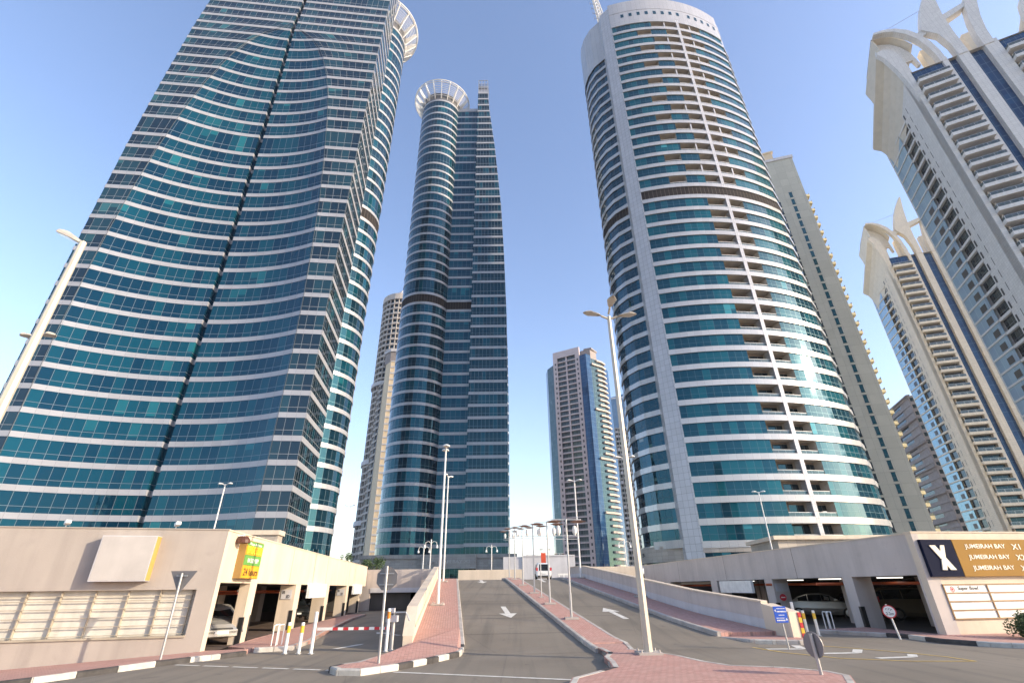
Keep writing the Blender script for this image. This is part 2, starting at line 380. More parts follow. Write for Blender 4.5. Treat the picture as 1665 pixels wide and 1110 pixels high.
# ramp carriageways (two strips) on the sloping plane
def ramp_strip(m, a0, a1, s0, s1, dz, mi=0, step=1.5, uvrot=False):
    n = max(1, int((s1 - s0) / step))
    for i in range(n):
        sa = s0 + (s1 - s0) * i / n; sb = s0 + (s1 - s0) * (i + 1) / n
        f0 = a0(sa) if callable(a0) else a0; f1 = a0(sb) if callable(a0) else a0
        g0 = a1(sa) if callable(a1) else a1; g1 = a1(sb) if callable(a1) else a1
        P = [(*rp(f0, sa), rz(sa) + dz), (*rp(g0, sa), rz(sa) + dz), (*rp(g1, sb), rz(sb) + dz), (*rp(f1, sb), rz(sb) + dz)]
        m.poly(P, [(sa, f0), (sa, g0), (sb, g1), (sb, f1)], mi)
m = MB(); ramp_strip(m, -1.2, 11.4, 19.0, 60, .004)
for s, a0, a1 in ((23.2, .45, 4.9), (27.3, .45, 4.95), (28.3, .5, 4.9), (33.0, .45, 4.9), (34.2, .45, 4.9), (38.0, .45, 4.9), (43, .45, 4.9), (27.6, 6.4, 10.5), (31.0, 6.4, 10.4)):
    ramp_strip(m, a0, a1, s, s + .05, .008, 1, .1)
# sides of the ramp embankment
for a in (-1.2, 11.4):
    for i in range(20):
        sa, sb = 19 + i * 2.05, 19 + (i + 1) * 2.05
        m.poly([(*rp(a, sa), -.2), (*rp(a, sb), -.2), (*rp(a, sb), rz(sb)), (*rp(a, sa), rz(sa))], None, 2)
kind(m.build('ramp_road', [ASPH, TAR, CREAM]), 'structure')
# deck beyond the ramp, one storey up
m = MB(); m.prism([(-260, 57.2), (260, 57.2), (260, 700), (-260, 700)], DECK - .5, DECK); kind(m.build('podium_deck', CONC), 'structure')
m = MB(); m.poly([(*rp(-1.2, 57), DECK + .006), (*rp(24, 57), DECK + .006), (*rp(24, 84), DECK + .006), (*rp(-1.2, 84), DECK + .006)]); kind(m.build('deck_road', ASPH), 'structure')

def kerb(name, pts, zf, wd=.16, h=.15, seg=1.2, mats=(KERBW, KERBB), inner=1, pattern=None):
    """kerbstones along a line, alternating; pts road-side edge, top at zf+h"""
    P = []; U = cumul(pts); L = U[-1]; n = max(1, round(L / seg))
    mb = MB()
    def at(t):
        for i in range(len(pts) - 1):
            if t <= U[i + 1] or i == len(pts) - 2:
                k = (t - U[i]) / (U[i + 1] - U[i]); return (pts[i][0] + (pts[i + 1][0] - pts[i][0]) * k, pts[i][1] + (pts[i + 1][1] - pts[i][1]) * k)
    cut = sorted(set([round(L * i / n, 4) for i in range(n + 1)] + [round(x, 4) for x in U]))
    Q = [at(t) for t in cut]; IN = offs(Q, inner * wd); mid = cut
    for i in range(len(Q) - 1):
        if cut[i + 1] - cut[i] < .01: continue
        k = int(((cut[i] + cut[i + 1]) / 2) / (L / n)); mi = (pattern[k % len(pattern)] if pattern else k % len(mats))
        a, b, c, d = Q[i], Q[i + 1], IN[i + 1], IN[i]
        za, zb = zf(*a), zf(*b); g = .012
        if inner < 0 and False: pass
        e = ((b[0] - a[0]), (b[1] - a[1])); l = math.hypot(*e); e = (e[0] / l * g, e[1] / l * g)
        a = (a[0] + e[0], a[1] + e[1]); d = (d[0] + e[0], d[1] + e[1])
        ch = .03
        a2 = (a[0] * .8 + d[0] * .2, a[1] * .8 + d[1] * .2); b2 = (b[0] * .8 + c[0] * .2, b[1] * .8 + c[1] * .2)
        mb.poly([(*a, za - .05), (*b, zb - .05), (*b, zb + h - ch), (*a, za + h - ch)], None, mi)
        mb.poly([(*a, za + h - ch), (*b, zb + h - ch), (*b2, zb + h), (*a2, za + h)], None, mi)
        mb.poly([(*a2, za + h), (*b2, zb + h), (*c, zb + h), (*d, za + h)], None, mi)
        mb.poly([(*d, za - .05), (*a, za - .05), (*a, za + h - ch), (*a2, za + h), (*d, za + h)], None, mi)
        mb.poly([(*b, zb - .05), (*c, zb - .05), (*c, zb + h), (*b2, zb + h), (*b, zb + h - ch)], None, mi)
        mb.poly([(*c, zb - .05), (*d, za - .05), (*d, za + h), (*c, zb + h)], None, mi)
    return kind(mb.build(name, list(mats)), 'structure')
def pavement(name, pts, zf, mat=PAVE, dz=.144, rot=0.):
    mb = MB(); c, s = math.cos(rot), math.sin(rot)
    mb.poly([(x, y, zf(x, y) + dz) for x, y in pts], [(x * c + y * s, -x * s + y * c) for x, y in pts])
    n = len(pts)
    for i in range(n):
        a, b = pts[i], pts[(i + 1) % n]
        mb.poly([(*a, zf(*a) - .05), (*b, zf(*b) - .05), (*b, zf(*b) + dz), (*a, zf(*a) + dz)])
    return kind(mb.build(name, mat), 'structure')

# left pavement in front of the garage
LK = [(-24, 8.5), (-19, 11.2), (-13.9, 14.25), (-12.7, 15.2), (-10.9, 17.3), (-9.9, 18.5), (-9.3, 19.6)]
kerb('kerb', LK, gz, seg=.95, inner=-1)
pavement('pavement', [(-24, 8.7), (-19, 11.4), (-13.95, 14.45), (-12.8, 15.4), (-11.0, 17.5), (-10.0, 18.7), (-9.45, 19.6), (-9.6, 20.3), (-11.12, 20.2), (-11.1, 19.9), (-16.7, 18.5), (-24, 16.6)], gz, rot=.4)
# brick wedge beside the entry lane
W = [(-8.35, 21.2), (-9.0, 20.9), (-9.9, 20.6), (-10.9, 21.4), (-11.4, 24.6), (-12.3, 31.5), (-13.1, 38.2), (-13.9, 45.5), (-12.6, 46.4), (-11.8, 40.0), (-9.4, 27.2), (-8.6, 23.6)]
pavement('pavement', W, gz, rot=.1)
kerb('kerb', [W[0], W[11], W[10], W[9], W[8]], gz, seg=1.0, mats=(KERBC,), wd=.15, h=.15, inner=-1)
kerb('kerb', [(-9.5, 20.5), (-8.9, 20.75), (-8.3, 21.1)], gz, seg=.8, mats=(KERBW, KERBC), inner=-1)
# island at the foot of the ramp, continuing up as the left footway
def lz(x, y): return rz(s_of(x, y))
isl = [(-5.0, 15.6), (-4.6, 15.15), (-4.1, 15.1), (-3.4, 15.9), (-2.6, 17.3), (-1.95, 18.7)] + [rp(.42, s) for s in (19.6, 20.5, 22, 24)]
isr = [rp(-1.36, 24), rp(-1.36, 21.5), (-3.9, 20.6), (-4.15, 18.5), (-4.6, 16.4)]
pavement('pavement', isl + isr, lz, rot=.15)
kerb('kerb', [(-4.95, 16.1), (-5.08, 15.6), (-4.7, 15.08), (-4.05, 14.98), (-3.3, 15.8), (-2.5, 17.2), (-1.83, 18.65), rp(.5, 19.6), rp(.55, 20.5)], lz, seg=.62, pattern=[1, 0, 0, 0, 0, 1, 0, 1, 0, 1, 0, 0], inner=-1)
kerb('kerb', [(-4.02, 19.6), (-4.12, 18.5), (-4.6, 16.5), (-4.95, 16.1)], lz, seg=.8, mats=(KERBC, KERBW), inner=-1, h=.148)
def strip_obj(name, mat, a0, a1, s0, s1, dz):
    mb = MB(); ramp_strip(mb, a0, a1, s0, s1, dz); g = lambda q, v: v(q) if callable(v) else v
    for q in (s0, s1): mb.poly([(*rp(g(q, a0), q), rz(q) - .1), (*rp(g(q, a1), q), rz(q) - .1), (*rp(g(q, a1), q), rz(q) + dz), (*rp(g(q, a0), q), rz(q) + dz)])
    return kind(mb.build(name, mat), 'structure')
strip_obj('ramp_pavement', PAVE, -1.36, .42, 24, 56, .144)
def ramp_kerb(name, a, s0, s1, side, mats=(KERBC,), seg=1.0, h=.15, wd=.16):
    mb = MB(); n = max(1, round((s1 - s0) / seg))
    af = a if callable(a) else (lambda s: a)
    for i in range(n):
        sa = s0 + (s1 - s0) * i / n + .008; sb = s0 + (s1 - s0) * (i + 1) / n; mi = i % len(mats)
        b = side * wd; c = side * .03
        A = [(*rp(af(q) , q), rz(q)) for q in (sa, sb)]
        def P(q, da, dz): return (*rp(af(q) + da, q), rz(q) + dz)
        mb.poly([P(sa, 0, -.05), P(sb, 0, -.05), P(sb, 0, h - .03), P(sa, 0, h - .03)], None, mi)
        mb.poly([P(sa, 0, h - .03), P(sb, 0, h - .03), P(sb, c, h), P(sa, c, h)], None, mi)
        mb.poly([P(sa, c, h), P(sb, c, h), P(sb, b, h), P(sa, b, h)], None, mi)
        mb.poly([P(sa, b, -.05), P(sa, b, h), P(sb, b, h), P(sb, b, -.05)], None, mi)
        for q in (sa, sb): mb.poly([P(q, 0, -.05), P(q, b, -.05), P(q, b, h), P(q, c, h), P(q, 0, h - .03)], None, mi)
    return kind(mb.build(name, list(mats)), 'structure')
ramp_kerb('ramp_kerb', .56, 20.5, 56, -1)
# median between the two carriageways
strip_obj('median', PAVE, 5.12, 6.28, 21.3, 54, .144)
ramp_kerb('median_kerb', 4.98, 21.3, 54, 1); ramp_kerb('median_kerb', 6.42, 21.3, 54, -1)
# right footway
ra = lambda s: 10.62 + .35 * max(0, (26 - s) / 5) ** 1.5 if s < 26 else 10.62
strip_obj('ramp_pavement', PAVE, ra, lambda s: 12.45 + max(0, (27 - s)) * .16, 21.6, 56, .144)
ramp_kerb('ramp_kerb', lambda s: ra(s) - .15, 21.6, 56, 1, h=.17)
kerb('kerb', [rp(10.8, 21.5), (8.9, 21.45), (9.6, 21.15), (10.5, 20.9), (11.2, 21.0)], gz, seg=.7, mats=(KERBC, KERBC, KERBW), inner=-1)
pavement('pavement', [rp(10.9, 22.4), rp(10.85, 21.7), (9.0, 21.55), (9.65, 21.3), (10.5, 21.05), (11.2, 21.3), rp(13.3, 22.4)], gz)
# big brick island to the right of the camera
B = [(2.72, 20.6), (2.80, 19.3), (2.9, 17.9), (2.62, 17.0), (2.6, 15.9), (2.5, 14.9), (1.78, 13.95), (1.3, 13.35), (1.1, 12.4), (1.2, 9.0), (6.4, 9.0), (7.0, 12.0), (7.6, 13.2), (7.5, 13.85), (6.8, 14.5), (5.6, 15.0), (5.2, 15.8), (4.92, 17.0), (4.2, 18.5), (3.75, 18.9), (3.98, 20.7)]
pavement('brick_island', B, lambda x, y: 0., rot=.5)
pavement('pavement', [(2.72, 20.6), (3.98, 20.7), rp(6.3, 21.4), rp(5.1, 21.4)], lz, rot=.5)
kerb('kerb', [rp(5.0, 21.4), (2.6, 20.6), (2.70, 19.3)], lz, seg=.7, mats=(KERBW, KERBC), inner=-1)
kerb('kerb', [(3.95, 18.8), (4.12, 20.7), rp(6.42, 21.4)], lz, seg=.9, mats=(KERBW, KERBC), inner=-1)
kerb('kerb', [B[i] for i in (1, 2, 3)], lambda x, y: 0., seg=.6, mats=(KERBC, KERBW, KERBB, KERBW), inner=-1, h=.15)
kerb('kerb', [B[i] for i in (3, 4, 5, 6, 7, 8, 9)], lambda x, y: 0., seg=.7, pattern=[0, 2, 0, 1, 0, 0], mats=(KERBW, KERBB, KERBC), inner=-1)
kerb('kerb', [B[i] for i in (10, 11, 12, 13, 14, 15, 16, 17, 18, 19)], lambda x, y: 0., seg=.9, mats=(KERBW, KERBC, KERBC), inner=-1)
# pavement under the gold sign
XP = [(13.7, 25.6), (14.9, 23.9), (15.7, 22.9), (15.6, 20.8), (16.3, 19.5), (17.4, 18.6), (20, 17.6), (27, 16.2), (34, 16.0)]
kerb('kerb', [p for p in XP], gz, seg=.95, pattern=[2, 2, 2, 1, 0, 1, 1, 0, 0, 1], mats=(KERBW, KERBB, KERBC), inner=-1)
pavement('pavement', [(p[0] + .12, p[1] + .08) for p in XP] + [(34, 24.2), (22.4, 23.1), (17.1, 22.3), (16.9, 24.5), (16.6, 26.5)], gz, rot=.3)

# painted markings
def marking(name, polys, mat, zf=lambda x, y: 0., dz=.008):
    mb = MB()
    for p in polys: mb.poly([(x, y, zf(x, y) + dz) for x, y in p])
    return kind(mb.build(name, mat), 'structure')
def seg_line(a, b, wd):
    dx, dy = b[0] - a[0], b[1] - a[1]; L = math.hypot(dx, dy); nx, ny = -dy / L * wd / 2, dx / L * wd / 2
    return [(a[0] + nx, a[1] + ny), (a[0] - nx, a[1] - ny), (b[0] - nx, b[1] - ny), (b[0] + nx, b[1] + ny)]
def arrow_poly(c, d, L, sw, hw, hl):
    l = math.hypot(*d); d = (d[0] / l, d[1] / l); n = (-d[1], d[0])
    f = lambda t, k: (c[0] + d[0] * t + n[0] * k, c[1] + d[1] * t + n[1] * k)
    return [[f(0, sw / 2), f(0, -sw / 2), f(L - hl, -sw / 2), f(L - hl, sw / 2)], [f(L - hl, hw / 2), f(L - hl, -hw / 2), f(L, 0)]]
marking('lane_line', [seg_line((-3.3, 15.55), (1.35, 14.0), .14)], ROADW)
marking('lane_line', [seg_line((-10.4 + i * 1.02, 17.5 - i * .29), (-9.55 + i * 1.02, 17.26 - i * .29), .13) for i in range(6)], ROADW)
zr = lambda x, y: rz(s_of(x, y)) if s_of(x, y) > 19 else 0.
def road_arrow(c, d, L=4.2): marking('road_arrow', arrow_poly(c, d, L, .28, .95, 1.5), ROADW, zr, .012)
road_arrow(rp(3.0, 31.6), (-RU[0], -RU[1])); road_arrow(rp(2.7, 50.5), (-RU[0], -RU[1]), 3.5)
road_arrow(rp(8.6, 26.4), RU, 4.0); road_arrow(rp(8.3, 47.5), RU, 4.0)
marking('road_arrow', arrow_poly((-6.85, 21.4), (.35, 1), 1.9, .22, .3, .5), ROADW)
marking('road_arrow', arrow_poly((-5.6, 27.0), (-.8, 1), 2.6, .22, .9, 1.0), ROADW)
HT = [(8.3, 20.9), (8.8, 18.7), (9.7, 17.2), (11.3, 16.4), (13.0, 16.25), (12.95, 17.2), (12.5, 18.3), (11.7, 19.6), (10.7, 20.9)]
marking('hatch_outline', [seg_line(HT[i], HT[i + 1], .1) for i in range(len(HT) - 1)], ROADY)
marking('hatch_chevrons', [seg_line((8.7, 19.7), (9.9, 19.6), .3), seg_line((9.9, 19.6), (10.2, 20.7), .3), seg_line((9.5, 18.3), (11.0, 18.4), .28), seg_line((11.0, 18.4), (11.6, 19.3), .28), seg_line((10.8, 17.1), (12.0, 17.3), .25), seg_line((12.0, 17.3), (12.4, 17.9), .25)], ROADW)
marking('edge_line', [seg_line((7.3, 12.2), (9.5, 12.6), .1)], ROADY)

# ------------------------------------------------------------------ text
def text(name, s, w_, h_, org, xd, mat, parent=None, depth=.02, nrm=None, shear=0.):
    cu = bpy.data.curves.new(name, 'FONT'); cu.body = s; cu.extrude = depth; cu.size = 1; cu.fill_mode = 'BOTH'; cu.shear = shear
    cu.offset = 0.01
    ob = bpy.data.objects.new(name, cu); COL.objects.link(ob)
    dg = bpy.context.evaluated_depsgraph_get(); me = bpy.data.meshes.new_from_object(ob.evaluated_get(dg))
    COL.objects.unlink(ob); bpy.data.objects.remove(ob)
    xs_ = [v.co.x for v in me.vertices]; ys_ = [v.co.y for v in me.vertices]
    if not xs_: return None
    x0, x1, y0, y1 = min(xs_), max(xs_), min(ys_), max(ys_)
    X = Vector(xd).normalized(); Z = Vector((0, 0, 1)); Nn = X.cross(Z) if nrm is None else Vector(nrm)
    off = Vector(parent_loc(parent)) if parent else Vector((0, 0, 0))
    for v in me.vertices:
        c = v.co.copy(); fx = (c.x - x0) / (x1 - x0) * w_; fy = (c.y - y0) / (y1 - y0) * h_
        v.co = Vector(org) + X * fx + Z * fy + Nn * (c.z + depth) - off
    me.materials.clear(); me.materials.append(mat)
    o = link(bpy.data.objects.new(name, me))
    if parent: o.parent = parent
    return o


# ================================================================== OFFICE TOWERS (slab with a scooped front, lift core and round corner tower)
def interp(x, T):
    if x <= T[0][0]: return T[0][1]
    for i in range(len(T) - 1):
        if x <= T[i + 1][0]:
            k = (x - T[i][0]) / (T[i + 1][0] - T[i][0]); return T[i][1] * (1 - k) + T[i + 1][1] * k
    return T[-1][1]
LEAN = [(0, 0), (62, 0), (84, .15), (105, .8), (127, 1.8), (157, 4.2), (179, 6.6), (202, 8.2)]
TK = [(12, 41.9), (40, 42.2), (51, 42.0), (62, 41.6), (73.5, 40.9), (85, 39.8), (95, 38.7), (102.6, 37.6), (110, 36.1), (118, 34.1), (122, 32.8), (125.5, 31.2), (129.4, 28.6), (132.5, 24.5)]
TR = [(12, 4.4), (38, 4.2), (50, 4.4), (61.6, 4.9), (73, 5.5), (84, 6.5), (98, 8.1), (105, 9.1), (113, 10.8), (120.7, 13.0), (124.4, 14.6), (128.2, 16.8), (131, 19.6), (132.5, 22.6)]
def storey_list(ztop):
    L = []; z = 12.3 - 3.8; i = 0
    while z < ztop - 1:
        h = 5.7 if i in (21, 36) else 3.8
        L.append((z, z + h, i)); z += h; i += 1
    return L
def office_tower(name, label, C, eu, ev, mirror, cylc, ztop_slab, ztop_mid, zcyl, U1=46., low=None, mid_u=3.0, sign=None):
    root = thing(name, label, 'tower', (C[0], C[1], DECK))
    def F(p): return (C[0] + eu[0] * p[0] + ev[0] * p[1], C[1] + eu[1] * p[0] + ev[1] * p[1])
    def seq(P, U):
        Q = [F(p) for p in P]
        return (Q[::-1], U[::-1]) if mirror else (Q, U)
    # front line of one level (given from u=46 down to u=0)
    def front(z):
        o = interp(z, LEAN); uK = interp(z, TK); uR = interp(z, TR); Rr = 38.5
        if z > 132.5: uK = uR = 23.5
        uc = (uK + uR) / 2; hw = (uK - uR) / 2; base = math.sqrt(Rr * Rr - hw * hw) if hw > .3 else Rr
        def v(u): return o + (math.sqrt(max(0, Rr * Rr - (u - uc) ** 2)) - base if uR < u < uK else 0)
        us = []
        def add(a, b, n):
            for i in range(n): us.append(a + (b - a) * i / n)
        s0, s1 = 22.0, 23.1
        add(U1, max(uK, s1 + .4), 4); add(max(uK, s1 + .4), s1, 12); P = [(u, v(u)) for u in us] + [(s1, v(s1)), (s1 - .01, v(s1) + 1.3), (s0 + .01, v(s0) + 1.3), (s0, v(s0))]
        us = []; add(s0 - .02, min(uR, s0 - .4), 12); add(min(uR, s0 - .4), 0, 5); us.append(0.)
        P += [(u, v(u)) for u in us]
        return P
    def side(z):   # u=0 face
        o = interp(z, LEAN); return [(0, o + (11.5 - o) * i / 6) for i in range(7)]
    def far(z):
        o = interp(z, LEAN); return [(U1, 11.5), (U1, o)]
    BH = .88
    sl = storey_list(ztop_slab)
    for (z0, z1, i) in sl:
        g = MB(); b = MB(); zg = z1 - BH
        A, B2, D = front(z0), front(zg), front(z1)
        Ua = [p[0] for p in A]
        uK_, uR_ = (interp((z0 + zg) / 2, TK), interp((z0 + zg) / 2, TR)) if z0 < 130 else (23, 23)
        P, U = seq(A, Ua); Q, _ = seq(B2, Ua)
        for j_ in range(len(P) - 1):
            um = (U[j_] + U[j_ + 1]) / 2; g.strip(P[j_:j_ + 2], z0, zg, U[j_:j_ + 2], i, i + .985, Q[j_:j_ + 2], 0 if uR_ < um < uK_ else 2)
        P, U = seq(B2, Ua); b.band(P, zg, z1, U, .06, 0)
        S0, S1 = side(z0), side(zg); Us = [50 + p[1] for p in S0]
        P, U = seq(S0, Us); Q, _ = seq(S1, Us)
        g.strip(P, z0, zg, U, i, i + .985, Q, 1)
        P, U = seq(S1, Us); b.band(P, zg, z1, U, .1, 0)
        S0, S1 = far(z0), far(zg); Us = [80, 91]
        P, U = seq(S0, Us); Q, _ = seq(S1, Us); g.strip(P, z0, zg, U, i, i + .985, Q, 1)
        P, U = seq(S1, Us); b.band(P, zg, z1, U, .1, 0)
        bk = [(0, 11.5), (U1, 11.5)]; P, U = seq(bk, [0, U1]); g.strip(P, z0, zg, U, i, i + .985, P, 1); b.band(P, zg, z1, U, .1, 0)
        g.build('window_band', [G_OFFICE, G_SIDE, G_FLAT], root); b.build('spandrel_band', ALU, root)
    tr_ = MB()
    for T_ in (TK, TR):
        tr_.tube([(*F((u_, interp(z_, LEAN) - .06)), z_) for z_, u_ in T_ if z_ < 132.4] + [(*F((23.5, 1.9)), 133.0)], .045, 5)
    tr_.build('arch_edge_trim', paint('dark_trim', (.07, .08, .09), .5), root)
    zt = sl[-1][1]
    r = MB(); P = [F(p) for p in front(zt)] + [F((0, 11.5)), F((U1, 11.5))]; r.poly([(x, y, zt - .02) for x, y in (P[::-1] if mirror else P)])
    r.build('roof', CONC, root)
    # rooftop screen on the leading edge
    sb = MB(); o = interp(zt, LEAN)
    P = [F(p) for p in ((5.5, o), (0, o), (0, 11.5), (5.5, 11.5))]; sb.prism(P[::-1] if mirror else P, zt, zt + 1.0, 0)
    for k in range(4):
        for uu in (0.05, 5.4):
            v_ = o + .1 + (11.3 - o) * k / 3; q = F((uu, v_)); sb.bar((*q, zt), (*q, zt + 8), .25, .25, 1)
    for zz in (zt + 3, zt + 5.5, zt + 8):
        for a_, b_ in (((.05, o + .1), (.05, 11.4)), ((5.4, o + .1), (5.4, 11.4)), ((.05, o + .1), (5.4, o + .1)), ((.05, 11.4), (5.4, 11.4))):
            sb.bar((*F(a_), zz), (*F(b_), zz), .22, .22, 1)
        sb.prism([F(p) for p in ((.4, o + .4), (5.1, o + .4), (5.1, 11.2), (.4, 11.2))], zz - 1.6, zz - .4, 2) if zz < zt + 7 else None
    sb.build('rooftop_screen', [ALU, METAL, ALU], root)
    # link block and corner cylinder
    cu, cv = cylc; RAD = 8.0; cc = F((cu, cv))
    for (z0, z1, i) in storey_list(ztop_mid):
        g = MB(); b = MB(); zg = z1 - BH; dark = i == 20
        L = [(mid_u, 11.5 + (cv - 6 - 11.5) * k / 5) for k in range(6)]; Us = [100 + p[1] for p in L]
        P, U = seq(L, Us); g.strip(P, z0, zg, U, i, i + .985, P, 1 if dark else 0); b.band(P, zg, z1, U, .1)
        g.build('link_window_band', [G_OFFICE, LOUV], root); b.build('link_spandrel', ALU, root)
    zt2 = storey_list(ztop_mid)[-1][1]
    r = MB(); r.prism([F(p) for p in ((mid_u + .1, 11.2), (16, 11.2), (16, cv), (mid_u + .1, cv))], zt2 - .5, zt2 + 1.2); r.build('link_roof', ALU, root)
    n = 40
    a0 = math.atan2(-1, 0)
    circ = [(cc[0] + RAD * math.cos(2 * math.pi * k / n), cc[1] + RAD * math.sin(2 * math.pi * k / n)) for k in range(n + 1)]
    Uc = [k * 1.26 for k in range(n + 1)]
    cl = storey_list(zcyl)
    for (z0, z1, i) in cl:
        g = MB(); b = MB(); zg = z1 - BH
        g.strip(circ, z0, zg, Uc, i, i + .985, circ, 1 if i == 20 else 0); b.band(circ, zg, z1, Uc, .12)
        g.build('cylinder_window_band', [G_CYL, LOUV], root); b.build('cylinder_spandrel', ALU, root)
    zc = cl[-1][1]
    # crown: drum, outer ring, raking struts and louvre rings
    d = MB(); d.lathe([(8.1, 0), (8.1, 4.2), (7.2, 4.2), (7.2, 3.2), (0, 3.2)], (cc[0], cc[1], zc), 48, 0, smooth=False); d.build('crown_drum', ALU2, root)
    h = MB()
    for rr, zz, tr in ((11.7, 7.6, .22), (11.75, 6.4, .12)):
        h.tube([(cc[0] + rr * math.cos(t * math.pi / 24), cc[1] + rr * math.sin(t * math.pi / 24), zc + zz) for t in range(49)], tr, 6, cap=False)
    h.build('crown_ring', WMETAL, root)
    lv = MB()
    for k in range(8):
        rr = 8.8 + k * .38; zz = zc + 2.0 + k * .62
        lv.tube([(cc[0] + rr * math.cos(t * math.pi / 24), cc[1] + rr * math.sin(t * math.pi / 24), zz) for t in range(49)], .11, 4, cap=False)
    lv.build('crown_louvres', WMETAL, root)
    for k in range(20):
        a = 2 * math.pi * (k + .35) / 20; c_, s_ = math.cos(a), math.sin(a); tx, ty = -s_ * .11, c_ * .11
        st = MB(); pr = [(8.1, .6), (8.1, 4.2), (11.6, 8.0), (11.75, 6.4)]
        for sg in (1, -1):
            pts = [(cc[0] + r_ * c_ + sg * tx, cc[1] + r_ * s_ + sg * ty, zc + z_) for r_, z_ in pr]; st.poly(pts if sg > 0 else pts[::-1])
        for q in range(4):
            (r0, y0), (r1, y1) = pr[q], pr[(q + 1) % 4]
            st.poly([(cc[0] + r0 * c_ - tx, cc[1] + r0 * s_ - ty, zc + y0), (cc[0] + r1 * c_ - tx, cc[1] + r1 * s_ - ty, zc + y1), (cc[0] + r1 * c_ + tx, cc[1] + r1 * s_ + ty, zc + y1), (cc[0] + r0 * c_ + tx, cc[1] + r0 * s_ + ty, zc + y0)])
        st.build('crown_strut', WMETAL, root)
    return root, F, cc

# tower on the left: its long scooped face looks at the camera
eu = Vector((-45.9, -5.1)).normalized(); ev = Vector((-.125, .992))
t1, F1, cc1 = office_tower('glass_office_tower', 'huge blue glass tower on the left with a scooped concave face and white bands', (-33.4, 74.2), eu, ev, False, (6.5, 24.2), 178, 150, 163)
mb = MB()   # stone base
Pq = [F1(p) for p in ((46, -2.2), (0, -2.2), (0, -.05), (46, -.05))]
mb.prism(Pq, DECK, 8.9, 0); mb.prism([F1(p) for p in ((46.3, -2.5), (-.25, -2.5), (-.25, 0.05), (46.3, .05))], 8.9, 9.5, 1)
mb.prism([F1(p) for p in ((0.05, -.2), (0.05, 12), (3, 12), (3, -.2))], DECK, 5.4, 0)
mb.build('stone_base', [STONE, CREAM], t1)
mb = MB(); g_ = [F1(p) for p in ((46, 0), (0, 0), (0, 11.5))]; mb.strip(g_, DECK, 8.5, cumul(g_), 0, 1.2, None, 0)
n = 40; circ = [(cc1[0] + 8 * math.cos(2 * math.pi * k / n), cc1[1] + 8 * math.sin(2 * math.pi * k / n)) for k in range(n + 1)]
mb.strip(circ, DECK, 8.5, [k * 1.26 for k in range(n + 1)], 0, 1.2, None, 0); g_ = [F1((3, 11.5)), F1((3, 20))]; mb.strip(g_, DECK, 8.5, [0, 9], 0, 1.2)
mb.build('lobby_glazing', G_SIDE, t1)
mb = MB()   # round entrance canopy in stone
mb.lathe([(0, 0), (5.2, 0), (5.2, 1.6), (0, 1.6)], (*F1((1.5, 15.0)), 5.0), 24, 0, smooth=False); mb.build('entrance_canopy', STONE, t1)

# tower further back, seen from its narrow end
t2, F2, cc2 = office_tower('glass_office_tower', 'slender distant blue glass tower with a round turret under a flared white crown', (-1.65, 134.5), Vector((0.0, 1.0)), Vector((-1.0, 0.0)), True, (5.6, 27.6), 190, 184, 184, mid_u=2.9)
mb = MB()
mb.prism([(-38.5, 130.6), (.2, 130.6), (.2, 170), (-38.5, 170)], DECK, 8.6, 0); mb.prism([(-38.8, 130.2), (.6, 130.2), (.6, 170.2), (-38.8, 170.2)], 8.6, 9.5, 0)
mb.prism([(-23.0, 129.0), (-9.5, 129.0), (-9.5, 130.5), (-23, 130.5)], 6.2, 9.3, 0)
mb.build('stone_base', GSTONE, t2)
mb = MB(); mb.box(-19.5, 130.35, DECK, -9.6, 130.55, 6.2); mb.build('lobby_glazing', G_SIDE, t2)
mb = MB(); mb.box(-34, 130.3, 4.4, -26, 130.5, 4.9); mb.build('dark_sign_strip', NAVY, t2)
for z in (6.9,): text('sign_letters', 'JUMEIRAH BAY X2', 11, .95, (-21.8, 128.9, 7.2), (1, 0, 0), METAL, t2, .05)

# ================================================================== CURVED APARTMENT TOWER (right of centre)
def circle3(a, b, c):
    ax, ay = a; bx, by = b; cx, cy = c
    d = 2 * (ax * (by - cy) + bx * (cy - ay) + cx * (ay - by))
    ux = ((ax * ax + ay * ay) * (by - cy) + (bx * bx + by * by) * (cy - ay) + (cx * cx + cy * cy) * (ay - by)) / d
    uy = ((ax * ax + ay * ay) * (cx - bx) + (bx * bx + by * by) * (ax - cx) + (cx * cx + cy * cy) * (bx - ax)) / d
    return ux, uy, math.hypot(ax - ux, ay - uy)
PA = (30.4, 84.3)
ox, oy, orad = circle3(PA, (49.4, 83.0), (64.2, 88.2))
a0 = math.atan2(PA[1] - oy, PA[0] - ox); a1 = math.atan2(88.2 - oy, 64.2 - ox)
arcL = orad * (a1 - a0)
TAIL = [(64.2, 88.2), (67.0, 91.3), (68.6, 95.0), (68.9, 99.0), (67.5, 104.0)]
TU = [arcL] 
for i in range(1, len(TAIL)): TU.append(TU[-1] + math.hypot(TAIL[i][0] - TAIL[i - 1][0], TAIL[i][1] - TAIL[i - 1][1]))
def fp(s, inset=0.):
    if s <= arcL:
        a = a0 + s / orad; r_ = orad - inset; return (ox + r_ * math.cos(a), oy + r_ * math.sin(a))
    for i in range(len(TAIL) - 1):
        if s <= TU[i + 1] + 1e-6:
            k = (s - TU[i]) / (TU[i + 1] - TU[i]); return (TAIL[i][0] + (TAIL[i + 1][0] - TAIL[i][0]) * k, TAIL[i][1] + (TAIL[i + 1][1] - TAIL[i][1]) * k)
    return TAIL[-1]
SM = orad * (math.atan2(83.0 - oy, 49.4 - ox) - a0)      # the white pier between balconies
STOT = TU[-1]
SIDE = [(27.4, 107.5), (25.6, 103.5), (24.5, 100.0), (24.2, 97.2), (24.7, 94.3), (26.1, 91.4), (28.9, 88.6)]
zf4 = lambda n: 10.7 + 3.42 * n + .0028 * n * n
